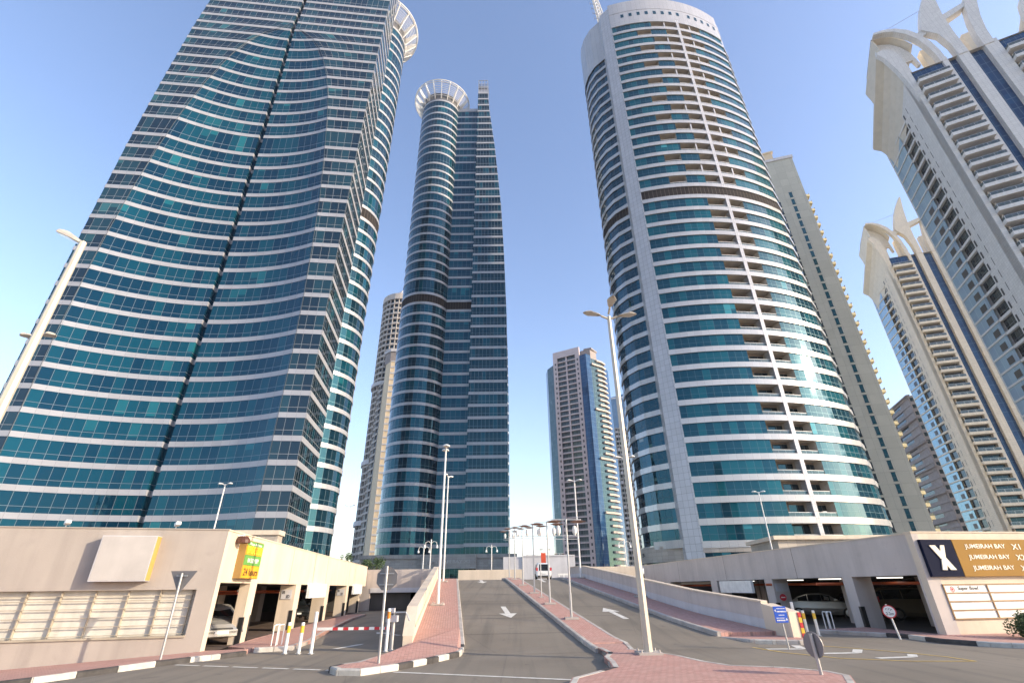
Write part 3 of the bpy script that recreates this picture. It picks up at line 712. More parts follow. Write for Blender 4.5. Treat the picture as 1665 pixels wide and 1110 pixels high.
t4 = thing('curved_apartment_tower', 'tall curved white and blue apartment tower right of centre with stacked balconies', 'tower', (45, 95, DECK))
NF = 39
def bal_iv(n):
    if n == 21: return []
    if n <= 20: return [(SM - 4.7, SM - .38), (SM + .38, SM + 4.1)]
    if (n % 2) == 1: return [(SM - 7.9, SM - .38), (SM + .38, SM + 7.4)]
    return [(SM - 12.2, SM - 8.3), (SM - 3.9, SM - .38), (SM + .38, SM + 3.8)]
nbal = 0; restb = MB()
def balcony_geo(mb, a, b, z0, z1, var):
    n = max(2, int((b - a) / 1.4)); S = [a + (b - a) * i / n for i in range(n + 1)]
    O = [fp(s, .0) for s in S]; I = [fp(s, 1.9) for s in S]
    mb.strip(I, z0, z1, S, 0, 1, None, 0 if var else 1)
    for e in (0, -1):
        P = [O[e], I[e]]; mb.strip(P, z0, z1, [0, 1.9], 0, 1, None, 2)
    for i in range(n):
        mb.poly([(*O[i], z1 - .01), (*O[i + 1], z1 - .01), (*I[i + 1], z1 - .01), (*I[i], z1 - .01)], None, 3)
        mb.poly([(*O[i], z0 + .02), (*O[i + 1], z0 + .02), (*I[i + 1], z0 + .02), (*I[i], z0 + .02)], None, 3)
    # door opening: dark glazing over part of the back wall
    J = [fp(s, 1.84) for s in S]; k0 = 0 if not var else (1 if n > 2 else 0)
    mb.strip(J[k0:], z0, z0 + (z1 - z0) * .86, S[k0:], 0.1, .9, None, 1)
    # railing
    K = [fp(s, .08) for s in S]; mb.strip(K, z0, z0 + .62, S, .05, .25, None, 4); mb.band(K, z0 + .62, z0 + .70, S, .03, 5, back=.03)
    r_ = random.random()
    if r_ < .45:   # things kept on the balcony
        c = fp(a + (b - a) * random.uniform(.2, .8), 1.0)
        mb.box(c[0] - .35, c[1] - .3, z0, c[0] + .35, c[1] + .3, z0 + random.uniform(.5, 1.0), 6 if r_ < .2 else 5)
BALM = None
G_RAIL = glassmat('balcony_rail_glass', pane=1.3, dark=(.07, .08, .08), mid=(.09, .10, .10), light=(.12, .13, .13), frame=(.2, .2, .2), p1=.5, p2=.9, trans=5)
BROWNW = paint('balcony_brown_wall', (.30, .24, .20), .8)
SOFF = paint('balcony_soffit', (.42, .38, .33), .8)
PLANT = paint('plant_green', (.06, .14, .03), .8, var=.4, sc1=9)
BALM = [BROWNW, G_DARK, SOFF, SOFF, G_RAIL, WMETAL, PLANT]
for n in range(-1, NF + 1):
    z0 = zf4(n - 1) if n > -1 else 8.3; z1 = zf4(n) if n > -1 else zf4(-1)
    if n == -1: z0 = 5.0
    bh = 1.04; zb = z0 + bh if n > -1 else z0 + .1       # band below the glass
    iv = bal_iv(n); cuts = sorted(set([0.0, arcL] + [x for q in iv for x in q] + TU))
    g = MB(); b = MB()
    S = []
    for i in range(len(cuts) - 1):
        k = max(1, round((cuts[i + 1] - cuts[i]) / 1.35)); S += [cuts[i] + (cuts[i + 1] - cuts[i]) * j / k for j in range(k)]
    S.append(STOT)
    P = [fp(s) for s in S]
    for i in range(len(S) - 1):
        mid = (S[i] + S[i + 1]) / 2
        if any(q[0] < mid < q[1] for q in iv) or (iv and abs(mid - SM) < .4):
            if g.v: g.build('window_band', [G_APT, LOUV], t4); g = MB()
            continue
        g.strip(P[i:i + 2], zb, z1, S[i:i + 2], n + .02, n + .98, None, 1 if n == 21 else 0)
    SP = pathres(SIDE, 1.3); US = cumul(SP, 100)
    gs = MB(); gs.strip(SP, zb, z1, US, n + .02, n + .98, None, 1 if n == 21 else 0)
    gs.build('side_window_band', [G_APTD, LOUV], t4)
    if n > -1: b.band(P, z0, z0 + bh, S, .22); b2 = MB(); b2.band(SP, z0, z0 + bh, US, .22); b2.build('side_spandrel', ALU2, t4)
    g.build('window_band', [G_APT, LOUV], t4)
    if n > -1: b.build('spandrel_band', ALU2, t4)
    for (a, c) in iv:
        parts = [(a, c)]
        if n > 21 and n % 2 == 1:
            md = a + 3.9 if a < SM - 1 else a + 3.5; parts = [(a, md - .18), (md + .18, c)]
            d_ = MB(); q = [fp(md - .18), fp(md + .18)]; d_.strip([fp(md - .18, .4)] + q + [fp(md + .18, .4)], z0, z1, [0, .4, .8, 1.2], 0, 1); d_.build('balcony_divider', ALU2, t4)
        for (p_, q_) in parts:
            nbal += 1
            if nbal <= 98: mb = MB(); balcony_geo(mb, p_, q_, zb, z1, n > 0); mb.build('balcony', BALM, t4)
            else: balcony_geo(restb, p_, q_, zb, z1, True)
if restb.v: kind(restb.build('balconies', BALM, t4), 'stuff')
ZT = zf4(NF)
# pier between the balconies (two stacks, broken by the louvre floor)
for za, zb_ in ((5, zf4(20) + 1.1), (zf4(21), ZT + 1.2)):
    mb = MB(); P = [fp(SM - .38, 1.2), fp(SM - .38, -.24), fp(SM + .38, -.24), fp(SM + .38, 1.2)]; mb.strip(P, za, zb_, cumul(P), za, zb_); mb.build('balcony_pier', ALUP, t4)
# broad tiled pier on the left edge of the front
mb = MB(); PP = [(28.8, 92.0), (28.2, 86.3), (30.5, 84.1), (33.5, 90)]; mb.prism(PP, 2.7, 158.5); mb.build('tiled_pier', ALUP, t4)
# crown wall with small square windows
ZC = 158.5
SS = [STOT * i / 60 for i in range(61)]; CP = [fp(s, -.24) for s in SS]
def ztopc(s): return ZC + 1.5 * math.sin(math.pi * min(1, s / STOT))
mb = MB()
mb.band(CP[:], ZT + 0, ZT + 6.2, SS, .0, back=.6); mb.band(CP, ZT + 6.35, ZC + 1.2, SS, .02, back=.6); mb.band(CP, ZT + 6.2, ZT + 6.35, SS, -.2, 1, back=.7)
SPc = offs(pathres(SIDE, 1.3), .24); mb.band(SPc, zf4(37), ZC + 1.2, cumul(SPc), .05, back=.6)
mb.build('crown_wall', [ALU2, BLK], t4)
mb = MB(); mb.poly([(*p, ZC - 1) for p in CP[::3] + SPc[::3]]); mb.build('roof', CONC, t4)
for k in range(15):
    s = 3.2 + k * 2.35 + (1.2 if k > 7 else 0)
    if s > STOT: break
    mb = MB(); P = [fp(s, -.28), fp(s + .85, -.28)]; mb.band(P, ZT + 3.6, ZT + 5.1, [0, .85], .02, 0)
    mb.build('crown_window', G_APT, t4)
mb = MB(); mb.prism([(33.5, 90), (64, 92), (62, 112), (29, 112)], 2.7, ZC - 3); mb.build('core', CONC, t4)
# lattice mast leaning over the roof edge
ms = thing('antenna_mast', 'white lattice antenna mast with short side rods on the curved tower roof edge', 'antenna', (29.5, 88.5, 158.5))
mb = MB(); base = Vector((29.5, 88.5, 158.5)); top = Vector((26.6, 86.8, 182))
for sx, sy in ((.9, .9), (-.9, .9), (-.9, -.9), (.9, -.9)): mb.bar(base + Vector((sx, sy, 0)), top + Vector((sx * .3, sy * .3, 0)), .22, .22)
for k in range(14):
    f0, f1 = k / 14, (k + 1) / 14; s0, s1 = .9 - .6 * f0, .9 - .6 * f1; c0 = base.lerp(top, f0); c1 = base.lerp(top, f1)
    Q = [(1, 1), (-1, 1), (-1, -1), (1, -1)]
    for q in range(4):
        x0, y0 = Q[q]; x1, y1 = Q[(q + 1) % 4]
        mb.bar(c0 + Vector((x0 * s0, y0 * s0, 0)), c1 + Vector((x1 * s1, y1 * s1, 0)), .12, .12); mb.bar(c0 + Vector((x0 * s0, y0 * s0, 0)), c0 + Vector((x1 * s0, y1 * s0, 0)), .12, .12)
mb.build('lattice', WMETAL, ms)
for k in range(9):
    c = base.lerp(top, .08 + k * .1); mb = MB(); mb.bar(c, c + Vector((-2.2, -.3, .4)), .1, .1); mb.bar(c + Vector((-2.1, -.3, -.3)), c + Vector((-2.1, -.3, 1.0)), .16, .16); mb.build('side_rod', METAL, ms)
# stone band and base
mb = MB(); S2 = [STOT * i / 30 for i in range(31)]; P2 = [fp(s, -.1) for s in S2]
mb.band(P2, 6.9 - .3, 7.2 + .9, S2, .05, 0, back=.5); mb.band(P2, DECK, 5.2, S2, .05, 0, back=.5); mb.band(P2, 5.2, 6.6, S2, -.2, 1, back=.6)
mb.build('stone_base', [STONE, G_SIDE], t4); mb = MB(); SP2 = pathres(SIDE, 1.5); mb.band(SP2, 5.6, 8.1, cumul(SP2), .5, 0, back=.6); mb.band(SP2, DECK, 5.6, cumul(SP2), -.1, 1, back=.2)
mb.build('stone_base', [STONE, G_SIDE], t4)
mb = MB(); mb.prism([(24.8, 92.6), (27.2, 88.9), (28.9, 86.9), (29.3, 90.5)], 7.6, 8.9); mb.build('entrance_canopy', ALU2, t4)
text('sign_letters', 'JUMEIRAH BAY X1', 6.2, .7, (23.55, 96.6, 6.6), (4.9, -6.2, 0), BLACKP, t4, .04)
bx = thing('podium_block', 'low cream stone podium block with a coping in front of the curved tower', 'building', (44, 70, DECK))
mb = MB(); P = [(32.6, 64.4), (56, 66.0), (58, 74), (33.5, 74)]; mb.prism(P, DECK, 6.9); mb.build('stone_wall', STONE, bx)
mb = MB(); mb.prism([(32.0, 63.9), (56.5, 65.5), (58.5, 74.3), (33.0, 74.3)], 6.9, 7.35); mb.build('coping', CREAM, bx)

# ================================================================== generic apartment façade: wall frame in front of recessed glazing
def wall_grid(mbw, mbg, P0, P1, z0, n, fh, bays, bh, pw, dep, ws=0, gm=0, u0=0, rail=None, fi=0):
    """P0->P1 with the outside on the right hand; n storeys"""
    L = math.hypot(P1[0] - P0[0], P1[1] - P0[1]); d = ((P1[0] - P0[0]) / L, (P1[1] - P0[1]) / L); nr = (d[1], -d[0])
    f = lambda t, k: (P0[0] + d[0] * t + nr[0] * k, P0[1] + d[1] * t + nr[1] * k)
    z = z0; z1 = z0 + n * fh
    mbg.strip([f(0, -dep), f(L, -dep)], z0, z1, [u0, u0 + L], fi, fi + n, None, gm)
    for i in range(n + 1):
        zb = z0 + i * fh; zt = zb + bh if i < n else zb + bh * .6
        mbw.hexa([(*f(0, -dep), zb), (*f(0, 0), zb), (*f(L, 0), zb), (*f(L, -dep), zb), (*f(0, -dep), zt), (*f(0, 0), zt), (*f(L, 0), zt), (*f(L, -dep), zt)], ws)
    for k in range(bays + 1):
        t = L * k / bays; t0 = max(0, t - pw / 2); t1 = min(L, t + pw / 2)
        mbw.hexa([(*f(t0, -dep), z0), (*f(t0, .03), z0), (*f(t1, .03), z0), (*f(t1, -dep), z0), (*f(t0, -dep), z1), (*f(t0, .03), z1), (*f(t1, .03), z1), (*f(t1, -dep), z1)], ws)
    return f

# ------------------------------------------------------------------ slab with corner balconies behind the curved tower
t5 = thing('apartment_slab_tower', 'plain greenish grey concrete slab tower behind the curved tower with tiny corner balconies', 'tower', (108, 152, DECK))
z5 = lambda n: 17.5 + 3.45 * n + .0040 * n * n
mb = MB(); FL5 = (90.0, 153.6); FR5 = (118.4, 144.8); BK5 = (126.4, 170.0); BL5 = (98, 179)
mb.prism([FL5, FR5, BK5, BL5], DECK, 162); mb.build('wall', T5C, t5)
mb = MB(); mb.prism([(FL5[0] + .3, FL5[1] + 4), (113.6, 148.8), (120, 168), (98, 175)], 162, 168.5); mb.prism([(FL5[0] - .2, FL5[1] + 3.6), (114.0, 148.3), (120.5, 168), (98, 175.5)], 168.5, 169.3); mb.build('penthouse', TANW, t5)
mb = MB(); mb.band([FL5, FR5, BK5], 161.2, 162.6, [0, 30, 55], .35, 0, back=.2); mb.build('parapet', PALE, t5)
L5 = math.hypot(FR5[0] - FL5[0], FR5[1] - FL5[1]); d5 = ((FR5[0] - FL5[0]) / L5, (FR5[1] - FL5[1]) / L5); n5 = (d5[1], -d5[0])
def f5(t, k=0): return (FL5[0] + d5[0] * t + n5[0] * k, FL5[1] + d5[1] * t + n5[1] * k)
for i in range(-3, 36):
    z = z5(i)
    for (tt, wd) in ((L5 - 5.7, 1.15),):
        mb = MB(); P = [f5(tt, .03), f5(tt + wd, .03)]; mb.strip(P, z - 2.5, z, [0, wd], .1, .9); mb.band([f5(tt - .12, 0), f5(tt + wd + .12, 0)], z - 2.62, z - 2.5, [0, 1], .12); mb.band([f5(tt - .12, 0), f5(tt + wd + .12, 0)], z, z + .1, [0, 1], .08)
        mb.build('window', G_APT, t5)
for i in range(-3, 35):
    z = z5(i); mb = MB(); P = [f5(L5 - 11.2, .03), f5(L5 - 9.6, .03)]; mb.strip(P, z - 2.6, z, [0, 1.6], .1, .9, None, 0); mb.band([f5(L5 - 11.3), f5(L5 - 9.5)], z - 2.75, z - 2.6, [0, 1], .25); mb.band([f5(L5 - 11.3), f5(L5 - 11.15)], z - 2.6, z, [0, 1], .25)
    mb.build('window_bay', G_DARK, t5)
BALY = paint('yellowish_balcony', (.50, .44, .26), .8)
for i in range(-3, 36):
    z = z5(i) - 2.8; q = f5(L5, -.2); c = Vector((q[0], q[1], z)); mb = MB()
    e = (BK5[0] - FR5[0], BK5[1] - FR5[1]); l = math.hypot(*e); e = (e[0] / l, e[1] / l); o = (e[1], -e[0])
    A = (q[0] + e[0] * .3, q[1] + e[1] * .3); Bp = (A[0] + e[0] * 3.2, A[1] + e[1] * 3.2)
    O1 = (A[0] + o[0] * 1.5 + e[0] * .5, A[1] + o[1] * 1.5 + e[1] * .5); O2 = (Bp[0] + o[0] * 1.5 - e[0] * .5, Bp[1] + o[1] * 1.5 - e[1] * .5)
    mb.prism([A, Bp, O2, O1], z - .2, z + .75)
    A2 = (A[0] - 0, A[1]); S_ = .55; m2 = ((A[0] + Bp[0]) / 2, (A[1] + Bp[1]) / 2)
    mb.prism([A, Bp, (m2[0] + o[0] * .9, m2[1] + o[1] * .9)], z - .8, z - .2)
    mb.prism([(O1[0], O1[1]), (O2[0], O2[1]), (O2[0] - o[0] * .06, O2[1] - o[1] * .06), (O1[0] - o[0] * .06, O1[1] - o[1] * .06)], z + .75, z + 1.5, 1)
    mb.build('balcony', [BALY, G_RAIL], t5)

# ------------------------------------------------------------------ pair of stone towers on the right with arched crowns
def horned_tower(label, P2, eb, ea, WALL, z0=DECK, gb=G_BLUE, nf=34):
    root = thing('arched_crown_tower', label, 'tower', (P2[0], P2[1], z0))
    eb = Vector(eb).normalized(); ea = Vector(ea).normalized()
    def F(b, a=0.): return (P2[0] + eb.x * b + ea.x * a, P2[1] + eb.y * b + ea.y * a)
    ZR = 128.3; fh = 3.5; W_ = 28.0
    topz = 123.4       # top balcony slab level
    # body core
    mb = MB(); mb.prism([F(.6, 1.6), F(W_ - .6, 1.6), F(W_ - .6, 26), F(.6, 26)], z0, ZR - .3); mb.build('core_wall', WALL, root)
    # fins on the front
    def fin(b0, b1, a0, a1, zt): m_ = MB(); m_.prism([F(b0, a0), F(b1, a0), F(b1, a1), F(b0, a1)], z0, zt); return m_.build('fin', WALL, root)
    for b0, b1 in ((-.0, 1.0), (8.0, 9.1), (11.3, 13.6), (16.9, 19.6), (27.1, 28.0)): fin(b0, b1, -.2, 2.4, ZR + (.9 if b0 > 2 else .2))
    # recessed blue glass strips
    for b0, b1 in ((9.1, 11.3), (13.6, 16.9)):
        m_ = MB(); P = [F(b0, 1.1), F(b1, 1.1)]; m_.strip(P, z0, ZR, [0, b1 - b0], 0, 36); m_.build('glass_strip', gb, root)
    # balcony stacks
    for b0, b1 in ((1.0, 8.0), (19.6, 27.1)):
        m_ = MB(); P = [F(b0, .4), F(b1, .4)]; m_.strip(P, topz + .9, ZR - .2, [0, b1 - b0], .05, 2.0); m_.build('top_glazing', gb, root)
        m_ = MB(); P = [F(b0, 1.2), F(b1, 1.2)]; m_.strip(P, z0, topz + .9, [0, b1 - b0], -.05, 34.5); m_.build('balcony_back_glazing', G_DARK, root)
        for i in range(nf):
            z = topz - i * fh
            if z < z0 + .5: break
            s = MB()
            s.prism([F(b0 - .1, -1.5), F(b1 + .1, -1.5), F(b1 + .1, 1.2), F(b0 - .1, 1.2)], z - .85, z + .1, 0)
            Q = [F(b0 + .1, -1.35), F(b1 - .1, -1.35)]; s.strip(Q, z + .1, z + 1.0, [0, 7], .05, .3, None, 1)
            s.strip([F(b0 + .1, -1.35), F(b0 + .1, .9)][::-1], z + .1, z + 1.0, [0, 2], .05, .3, None, 1)
            s.strip([F(b1 - .1, -1.35), F(b1 - .1, .9)], z + .1, z + 1.0, [0, 2], .05, .3, None, 1)
            s.bar((*F(b0 + .1, -1.38), z + 1.05), (*F(b1 - .1, -1.38), z + 1.05), .08, .08, 2)
            for k in range(4):
                t = b0 + .1 + (b1 - b0 - .2) * k / 3; s.bar((*F(t, -1.38), z + .1), (*F(t, -1.38), z + 1.05), .06, .06, 2)
            # end cheek
            s.prism([F(b0 + .9, .6), F(b0 + 1.3, .6), F(b0 + 1.3, 1.2), F(b0 + .9, 1.2)], z + .1, z + fh - .85, 0)
            s.build('balcony', [WALL, G_RAIL, METAL], root)
    # side face: blank stone, slot windows, dark bays and silver panes
    def side(a0, a1, k=-.0): return [F(k, a1), F(k, a0)]
    m_ = MB(); m_.strip(side(0, 8.6), z0, ZR + .2, [0, 8.6], z0, ZR); m_.build('side_wall', WALL, root)
    nfl = int((ZR - 4 - z0) / fh)
    sl_ = MB(); bands = MB()
    for i in range(nfl):
        z = z0 + 2 + i * fh
        s = MB(); s.strip(side(9.9, 15.0, .5), z, z + fh, [0, 5.1], i + .02, i + .98); s.build('dark_window_bay', G_DARK, root)
        bands.prism([F(-.12, 15.0), F(-.12, 9.7), F(.7, 9.7), F(.7, 15.0)], z - .35, z + .35)
        s = MB(); s.strip(side(15.0, 24.0, -.1 + 0), z, z + fh, [0, 9.0], i + .02, i + .98)
        s.strip([F(-.14, 19.2), F(-.14, 16.6)], z + .6, z + 2.3, [0, 2], 0.1, .9, None, 1) if i < 26 else None
        s.build('silver_window_bay', [G_SILV, BLK], root)
        bands.prism([F(-.3, 24.1), F(-.3, 15.0), F(.2, 15.0), F(.2, 24.1)], z - .22, z + .22)
        s = MB(); s.strip([F(-.03, 9.45), F(-.03, 8.8)], z + .2, z + 2.0, [0, 1], .1, .9, None, 0); s.strip([F(-.03, 7.0), F(-.03, 6.8)], z + .2, z + 2.4, [0, 1], .1, .9, None, 0)
        s.build('slot_window', BLK, root)
    bands.build('side_bands', WALL, root)
    m_ = MB(); m_.prism([F(-.1, 24), F(0, 9.9), F(.5, 9.9), F(.4, 24)], ZR - 4, ZR + .2); m_.strip(side(8.6, 9.9), z0, ZR, [0, 1.3], z0, ZR)
    m_.build('side_wall', WALL, root)
    m_ = MB(); m_.prism([F(.2, 24.2), F(0.2, 25), F(W_, 25), F(W_, 24.2)], z0, ZR); m_.build('rear_wall', WALL, root)
    # crown ------------------------------------------------------------
    def plate(pts, a0, a1, name, mat=None):
        m_ = MB(); A = [(*F(b, a0), z) for b, z in pts]; Bq = [(*F(b, a1), z) for b, z in pts]
        m_.poly(A, [(p[0], p[1]) for p in pts]); m_.poly(Bq[::-1], [(p[0], p[1]) for p in pts[::-1]])
        L = 0
        for i in range(len(pts)):
            j = (i + 1) % len(pts); dd = math.hypot(pts[j][0] - pts[i][0], pts[j][1] - pts[i][1])
            m_.poly([A[i], Bq[i], Bq[j], A[j]], [(0, L), (a1 - a0, L), (a1 - a0, L + dd), (0, L + dd)]); L += dd
        return m_.build(name, mat or WALL, root)
    mir = lambda pts: [(W_ - b, z) for b, z in pts][::-1]
    # outer hood: arch band on the front, lip sloping down towards the back
    hood = [(0, 118), (-.5, 125), (-1.2, 131), (-2.4, 137.2), (-3.4, 139.6), (-3.1, 140.4), (-2.0, 140.6), (-.6, 139.9), (.4, 137.9), (1.05, 134.8), (1.3, 131.5), (1.35, 128.2), (.3, 128.2), (.2, 118)]
    plate(hood, -.15, 1.2, 'crown_arch'); plate(mir(hood), -.15, 1.2, 'crown_arch')
    def cove(prof, a0, a1, z0_, z1_, side_, name):
        m_ = MB(); n_ = 8
        for i_ in range(n_):
            p0, p1 = a0 + (a1 - a0) * i_ / n_, a0 + (a1 - a0) * (i_ + 1) / n_; q0_, q1_ = z0_ + (z1_ - z0_) * i_ / n_, z0_ + (z1_ - z0_) * (i_ + 1) / n_
            for k_ in range(len(prof) - 1):
                (b0_, h0), (b1_, h1) = prof[k_], prof[k_ + 1]
                if side_: b0_, b1_ = W_ - b0_, W_ - b1_
                m_.poly([(*F(b0_, p0), q0_ + h0), (*F(b1_, p0), q0_ + h1), (*F(b1_, p1), q1_ + h1), (*F(b0_, p1), q1_ + h0)], [(p0, k_), (p0, k_ + 1), (p1, k_ + 1), (p1, k_)])
        for a_, z_ in ((a0, z0_), (a1, z1_)): m_.poly([(*F(W_ - b if side_ else b, a_), z_ + h) for b, h in prof])
        return m_.build(name, T6C if WALL is T6S else COVE, root)
    pr = [(.3, -14), (-.05, -11), (-.35, -7.5), (-.9, -4.6), (-1.8, -2.2), (-3.4, -.6), (-3.45, .2), (-2.4, .1), (-.8, -1.6), (.2, -5), (.35, -13)]
    cove(pr, 1.2, 22.5, 140.0, 125.0, 0, 'crown_cove'); cove(pr, 1.2, 22.5, 140.0, 125.0, 1, 'crown_cove')
    arch = [(8.9, 128), (8.8, 132), (8.2, 136.5), (7.1, 140.6), (5.4, 144.2), (3.1, 146.8), (.7, 148.1), (-1.7, 148.5), (-1.9, 147.7), (.4, 147.2), (2.5, 145.8), (4.5, 142.9), (6.0, 139.6), (6.9, 135.6), (7.5, 131.5), (7.6, 128)]
    plate(arch, -.3, 1.4, 'crown_arch')
    pr2 = [(-.9, -9), (-1.4, -3), (-1.9, -.4), (-1.9, .3), (-.6, .2), (2.0, -1.4), (4.4, -4.6), (6.0, -9), (6.6, -15), (7.4, -15), (6.9, -9), (5.2, -4), (2.4, -.3), (-.3, .8), (-2.0, .8), (-2.2, -1)]
    cove([(-1.0, -8.5), (-1.5, -3), (-1.9, -.6), (-1.9, .1), (-1.6, .1), (-1.2, -3), (-.7, -8.5)], 1.8, 16, 148.2, 142, 0, 'crown_screen')
    cove([(-1.9, -.3), (.3, -.5), (2.4, -2.0), (4.2, -4.8), (5.4, -8.0), (5.8, -8.0), (4.5, -4.3), (2.6, -1.4), (.4, .1), (-1.9, .3)], 1.8, 12, 148.2, 144, 0, 'crown_cove')
    back = [(-1.4, 140), (.2, 138.5), (1.2, 134), (1.5, 128), (3.2, 128), (3.2, 135.8), (4.8, 135.8), (5.2, 133), (5.9, 133), (5.2, 139), (3.9, 142.6), (2.2, 145.2), (.2, 146.6), (-1.6, 147)]
    plate(back, 3.2, 4.2, 'crown_screen')
    sail = [(11.5, 128), (11.3, 133), (10.4, 138), (7.8, 142.0), (8.8, 146), (10.3, 150.5), (12.3, 154.8), (15.0, 159.4), (15.3, 159), (14.2, 152), (13.5, 145), (13.3, 137), (13.5, 128)]
    plate(sail, -.4, 1.6, 'crown_horn')
    horn = [(12.1, 128), (11.9, 133), (11.2, 138.5), (10.0, 144), (8.2, 149), (6.4, 153), (4.2, 156.5), (4.8, 157.2), (8.0, 154.5), (10.7, 149.8), (12.5, 144.5), (13.6, 138.5), (14.1, 133), (14.2, 128)]
    plate([(30.9 - b, z) for b, z in horn][::-1], -.4, 1.6, 'crown_horn')
    beam = [(6.2, 141.6), (9.5, 143.2), (14, 145.2), (19.8, 147.0), (18.6, 144.9), (14.1, 143.0), (9.5, 141.0), (7.0, 139.6)]
    plate(beam, .1, 2.6, 'crown_beam')
    for bb in (9.2, W_ - 9.2): pl = MB(); pl.prism([F(bb - .9, 5), F(bb + .9, 5), F(bb + .9, 7), F(bb - .9, 7)], ZR - .5, 140); pl.build('crown_pier', T6C, root)
    pl = MB(); pl.prism([F(8, 12), F(W_ - 8, 12), F(W_ - 8, 12.8), F(8, 12.8)], ZR - .5, ZR + 4.5); pl.build('parapet', T6C, root)
    r_ = MB(); r_.poly([(*F(0, 0), ZR - .1), (*F(W_, 0), ZR - .1), (*F(W_, 25), ZR - .1), (*F(0, 25), ZR - .1)]); r_.build('roof', CONC, root)
    cb = MB(); cb.tube([(*F(10.6, .8), 151), (*F(-.6, 1), 148.4)], .06, 5); cb.build('stay_cable', METAL, root)
    return root
horned_tower('nearer pale stone tower at the right edge with arched horned crown and stacked balconies', (111.0, 86.0), (.88, -.47), (.345, .938), T7C)
horned_tower('smaller warm cream stone tower with arched crown standing left of the bigger pale one', (164.2, 171.5), (.955, -.297), (.30, .954), T6S)

# ------------------------------------------------------------------ striped tower behind the cream one, hazy far towers
tb = thing('striped_tower', 'dark grey and brown striped tower half hidden behind the cream stone tower', 'tower', (205, 238, DECK))
w1, g1 = MB(), MB(); wall_grid(w1, g1, (195.5, 225), (216, 215), DECK, 23, 3.5, 1, 1.6, .2, .5); wall_grid(w1, g1, (204, 250), (195.5, 225), DECK, 23, 3.5, 1, 1.6, .2, .5)
w1.prism([(196.1, 226), (215, 216.5), (222, 240), (204.5, 249)], DECK, 84); w1.build('wall', BROWN, tb); g1.build('window_bands', G_DARK, tb)
for k in range(7):
    z = 84 - k * 11.5; mb = MB(); mb.prism([(194.4, 224.6), (195.5, 223.4), (204.6, 250), (203, 251)], z, z + .5); mb.build('projecting_eave', BROWN, tb)
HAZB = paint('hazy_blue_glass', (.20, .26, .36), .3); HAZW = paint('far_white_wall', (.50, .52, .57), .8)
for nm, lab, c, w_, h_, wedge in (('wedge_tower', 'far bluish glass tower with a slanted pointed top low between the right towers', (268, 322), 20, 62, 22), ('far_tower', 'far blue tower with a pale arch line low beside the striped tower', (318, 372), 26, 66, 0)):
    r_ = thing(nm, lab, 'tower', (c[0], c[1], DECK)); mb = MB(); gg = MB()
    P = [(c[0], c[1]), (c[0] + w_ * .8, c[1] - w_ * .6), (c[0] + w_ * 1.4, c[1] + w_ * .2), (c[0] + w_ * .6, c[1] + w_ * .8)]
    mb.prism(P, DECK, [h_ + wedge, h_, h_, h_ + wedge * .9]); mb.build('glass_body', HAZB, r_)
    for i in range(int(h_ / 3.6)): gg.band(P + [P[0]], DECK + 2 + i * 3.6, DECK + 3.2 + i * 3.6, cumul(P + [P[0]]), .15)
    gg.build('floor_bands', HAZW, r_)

# ------------------------------------------------------------------ round brown tower and beige wall behind the distant glass tower
t3 = thing('round_front_tower', 'tall beige and brown apartment tower with a rounded balcony front, behind the slender glass tower', 'tower', (-72, 256, DECK))
w1, g1 = MB(), MB()
ccx, ccy, rr = -68.5, 262.5, 13.0
pts = [(ccx + rr * math.cos(R(a)), ccy + rr * math.sin(R(a))) for a in range(178, 361, 13)]
for i in range(len(pts) - 1): wall_grid(w1, g1, pts[i], pts[i + 1], DECK, 45, 3.5, 1, .95 if i % 2 else 1.3, .5, .9, u0=i * 3)
w1.build('wall_frame', T3W, t3); g1.build('windows', G_DARK, t3)
for k in range(3):
    mb = MB(); zz = (104, 60, 30)[k]; mb.band(pts, zz, zz + 2.2, cumul(pts), .9, 0, back=.5); mb.build('cornice_band', PALE, t3)
mb = MB(); mb.lathe([(13.3, 0), (13.3, 4), (12, 4), (0, 4.1)], (ccx, ccy, DECK + 45 * 3.5), 28, smooth=False); mb.build('roof_drum', T3W, t3)
mb = MB()
for k in range(16):
    a = 2 * math.pi * k / 16; mb.tube([(ccx + 2 + 8.5 * math.cos(a) * math.cos(R(e)), ccy + 8.5 * math.sin(a) * math.cos(R(e)), 164 + 9.5 * math.sin(R(e))) for e in range(0, 91, 15)], .22, 4)
for e in (0, 22, 45, 66): mb.tube([(ccx + 2 + 8.5 * math.cos(R(e)) * math.cos(2 * math.pi * k / 24), ccy + 8.5 * math.cos(R(e)) * math.sin(2 * math.pi * k / 24), 164 + 9.5 * math.sin(R(e))) for k in range(25)], .2, 4, cap=False)
mb.build('dome_frame', PALE, t3)
mb = MB(); mb.prism([(ccx - 1, ccy - 12), (ccx + 12, ccy - 12), (ccx + 12, ccy + 8), (ccx - 12, ccy + 8), (ccx - 12, ccy)], DECK, 160); mb.build('core', BROWN, t3)
tw = thing('beige_slab_tower', 'plain sunlit beige wall tower with a window strip, left of the slender glass tower', 'tower', (-66, 236, DECK))
mb = MB(); mb.prism([(-69.5, 240.5), (-65.6, 235.5), (-40, 236.5), (-40, 250), (-69, 250)], DECK, 111.5); mb.build('wall', TANW, tw)
mb = MB(); mb.prism([(-70.5, 241), (-66.5, 237.0), (-40, 237.5), (-40, 251), (-70.5, 251)], 111.5, 118); mb.build('dark_top_storey', BROWN, tw)
mb = MB(); mb.prism([(-71, 240.6), (-66.6, 236.6), (-40, 237), (-40, 251.5), (-71, 251.5)], 118, 119.6); mb.build('roof_edge', PALE, tw)
w1, g1 = MB(), MB(); wall_grid(w1, g1, (-65.4, 235.3), (-59.5, 235.5), DECK, 31, 3.5, 1, .8, .1, .6); w1.build('window_frame', PALE, tw); g1.build('window_strip', G_DARK, tw)
